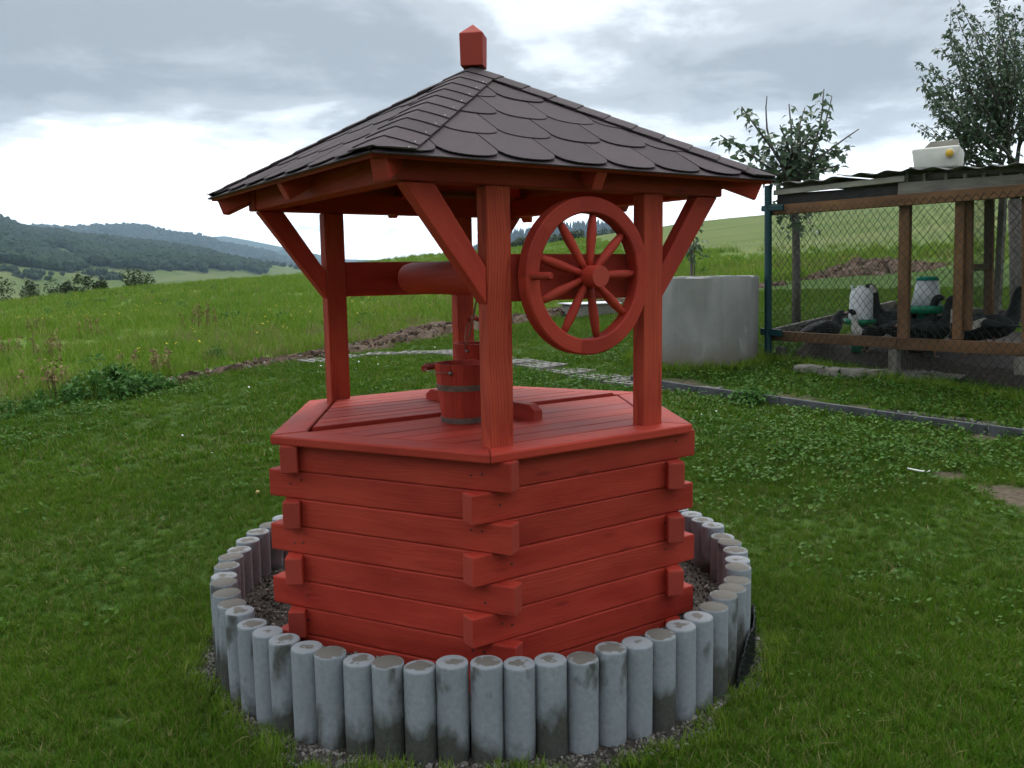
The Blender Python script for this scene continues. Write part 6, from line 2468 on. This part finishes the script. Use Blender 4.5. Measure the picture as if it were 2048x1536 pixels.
# longer grass left standing at the foot of the ring, the pen and the gravel
q = g3.uniform(0, 6.28, 260)
rr2 = ringo + g3.uniform(.01, .10, 260)
x1, y1 = RCX + rr2 * np.cos(q), RCY + rr2 * np.sin(q)
s2 = g3.uniform(0, 4.2, 260)
b2_ = g3.uniform(-.20, -.02, 260)
x2, y2 = PA[0] + pd[0] * s2 + pin[0] * b2_, PA[1] + pd[1] * s2 + pin[1] * b2_
q3 = g3.uniform(0, 6.28, 420)
r3 = gravel_edge(np.cos(q3), np.sin(q3)) + g3.uniform(-.03, .05, 420)
x, y = np.concatenate([x1, x2, r3 * np.cos(q3)]), np.concatenate([y1, y2, r3 * np.sin(q3)])
sc2 = np.concatenate([g3.uniform(.35, .8, 260), g3.uniform(.3, .7, 260), g3.uniform(.16, .34, 420)])
place('rough_grass', x, y, sc2, mead_src, 5, 'longer rough grass at the foot of ring, pen and gravel margin', 'grass', .2)
# dark leafy tussocks in the meadow
tus_src = src_collection('tussock_sources', [leaflets('tussock', 60, .22, .03, .22, .035, 'nettle', .6) for _ in range(4)])
x, y = zone(8, 45, .20)
k = (meadow_mask(x, y) > .5) & (az_d(x, y)[1] < np.interp(az_d(x, y)[0], _ca, _cd) - 2)
k &= g3.uniform(size=len(x)) > np.clip((az_d(x, y)[1] - np.interp(az_d(x, y)[0], [az(900), az(1250), az(1500)], [300, 40, 26])) / 8, 0, 1)
x, y = x[k], y[k]
place('meadow_tussocks', x, y, g3.uniform(.3, .95, len(x)), tus_src, 4, 'dark leafy tussocks dotted through the meadow grass', 'tussocks', .1)


# flowers
def flower(name, mat, r_, n):
    V, F = [(0, 0, .004)], []
    for k in range(n):
        q = 2 * math.pi * k / n
        V.append((r_ * math.cos(q), r_ * math.sin(q), 0.0))
    for k in range(n):
        F.append((0, 1 + k, 1 + (k + 1) % n))
    return mk(name, V, F, mat)


dsy = src_collection('daisy_sources', [flower('daisy', 'daisy_white', .0085, 8)])
x, y = zone(5, 13, 1.8)
k = lawn_keep(x, y) & (meadow_mask(x, y) < .3) & (wobble(x, y, 1.1) > .05)
x, y = x[k], y[k]
place('daisies', x, y, g3.uniform(.7, 1.4, len(x)), dsy, 1, 'tiny white daisies dotted over the lawn', 'daisies', .4, .045)
yel = src_collection('yellow_flower_sources', [flower('yellow_flower', 'flower_yellow', .014, 6)])
x, y = zone(9, 40, 4)
k = (meadow_mask(x, y) > .5) & (wobble(x, y, .5) > .25)
x, y = x[k], y[k]
place('yellow_flowers', x, y, g3.uniform(.6, 1.4, len(x)), yel, 1, 'small yellow flowers scattered through the meadow', 'flowers', .5, .22)

# ------------------------------------------------------------------ small things on the lawn
p_ = hit(516, 998)
bm = bmesh.new()
bmesh.ops.create_uvsphere(bm, u_segments=14, v_segments=10, radius=.012)
for v3 in bm.verts:
    v3.co.z *= .9
o = bm_obj('windfall_fruit', bm, 'apple', None, Matrix.Translation((p_[0], p_[1], tz(p_[0], p_[1]) + .045)), True)
tag(o, 'small tan windfall fruit lying in the lawn left of the well', 'fruit')
p_ = hit(1845, 960)
tw_ = [Vector((p_[0], p_[1], tz(p_[0], p_[1]) + .05)) + Vector(tuple(rt * s * .055)) + Vector(tuple(fh * (.05 * (s - .4) ** 2))) for s in (-1, -.5, 0, .5, 1)]
V_, F_ = [], []
for i, c3 in enumerate(tw_):
    wd_ = (.002, .008, .009, .006, .001)[i]
    V_ += [c3 + Vector(tuple(fh * wd_)) + Vector((0, 0, .004)), c3 + Vector((0, 0, .010)), c3 - Vector(tuple(fh * wd_)) + Vector((0, 0, .004)), c3 - Vector((0, 0, .002))]
for i in range(4):
    for k in range(4):
        F_.append((i * 4 + k, i * 4 + (k + 1) % 4, (i + 1) * 4 + (k + 1) % 4, (i + 1) * 4 + k))
o = mk('feather', V_, F_, 'daisy_white', None, None, True)
tag(o, 'curved white feather lying on the right lawn near bare soil', 'feather')
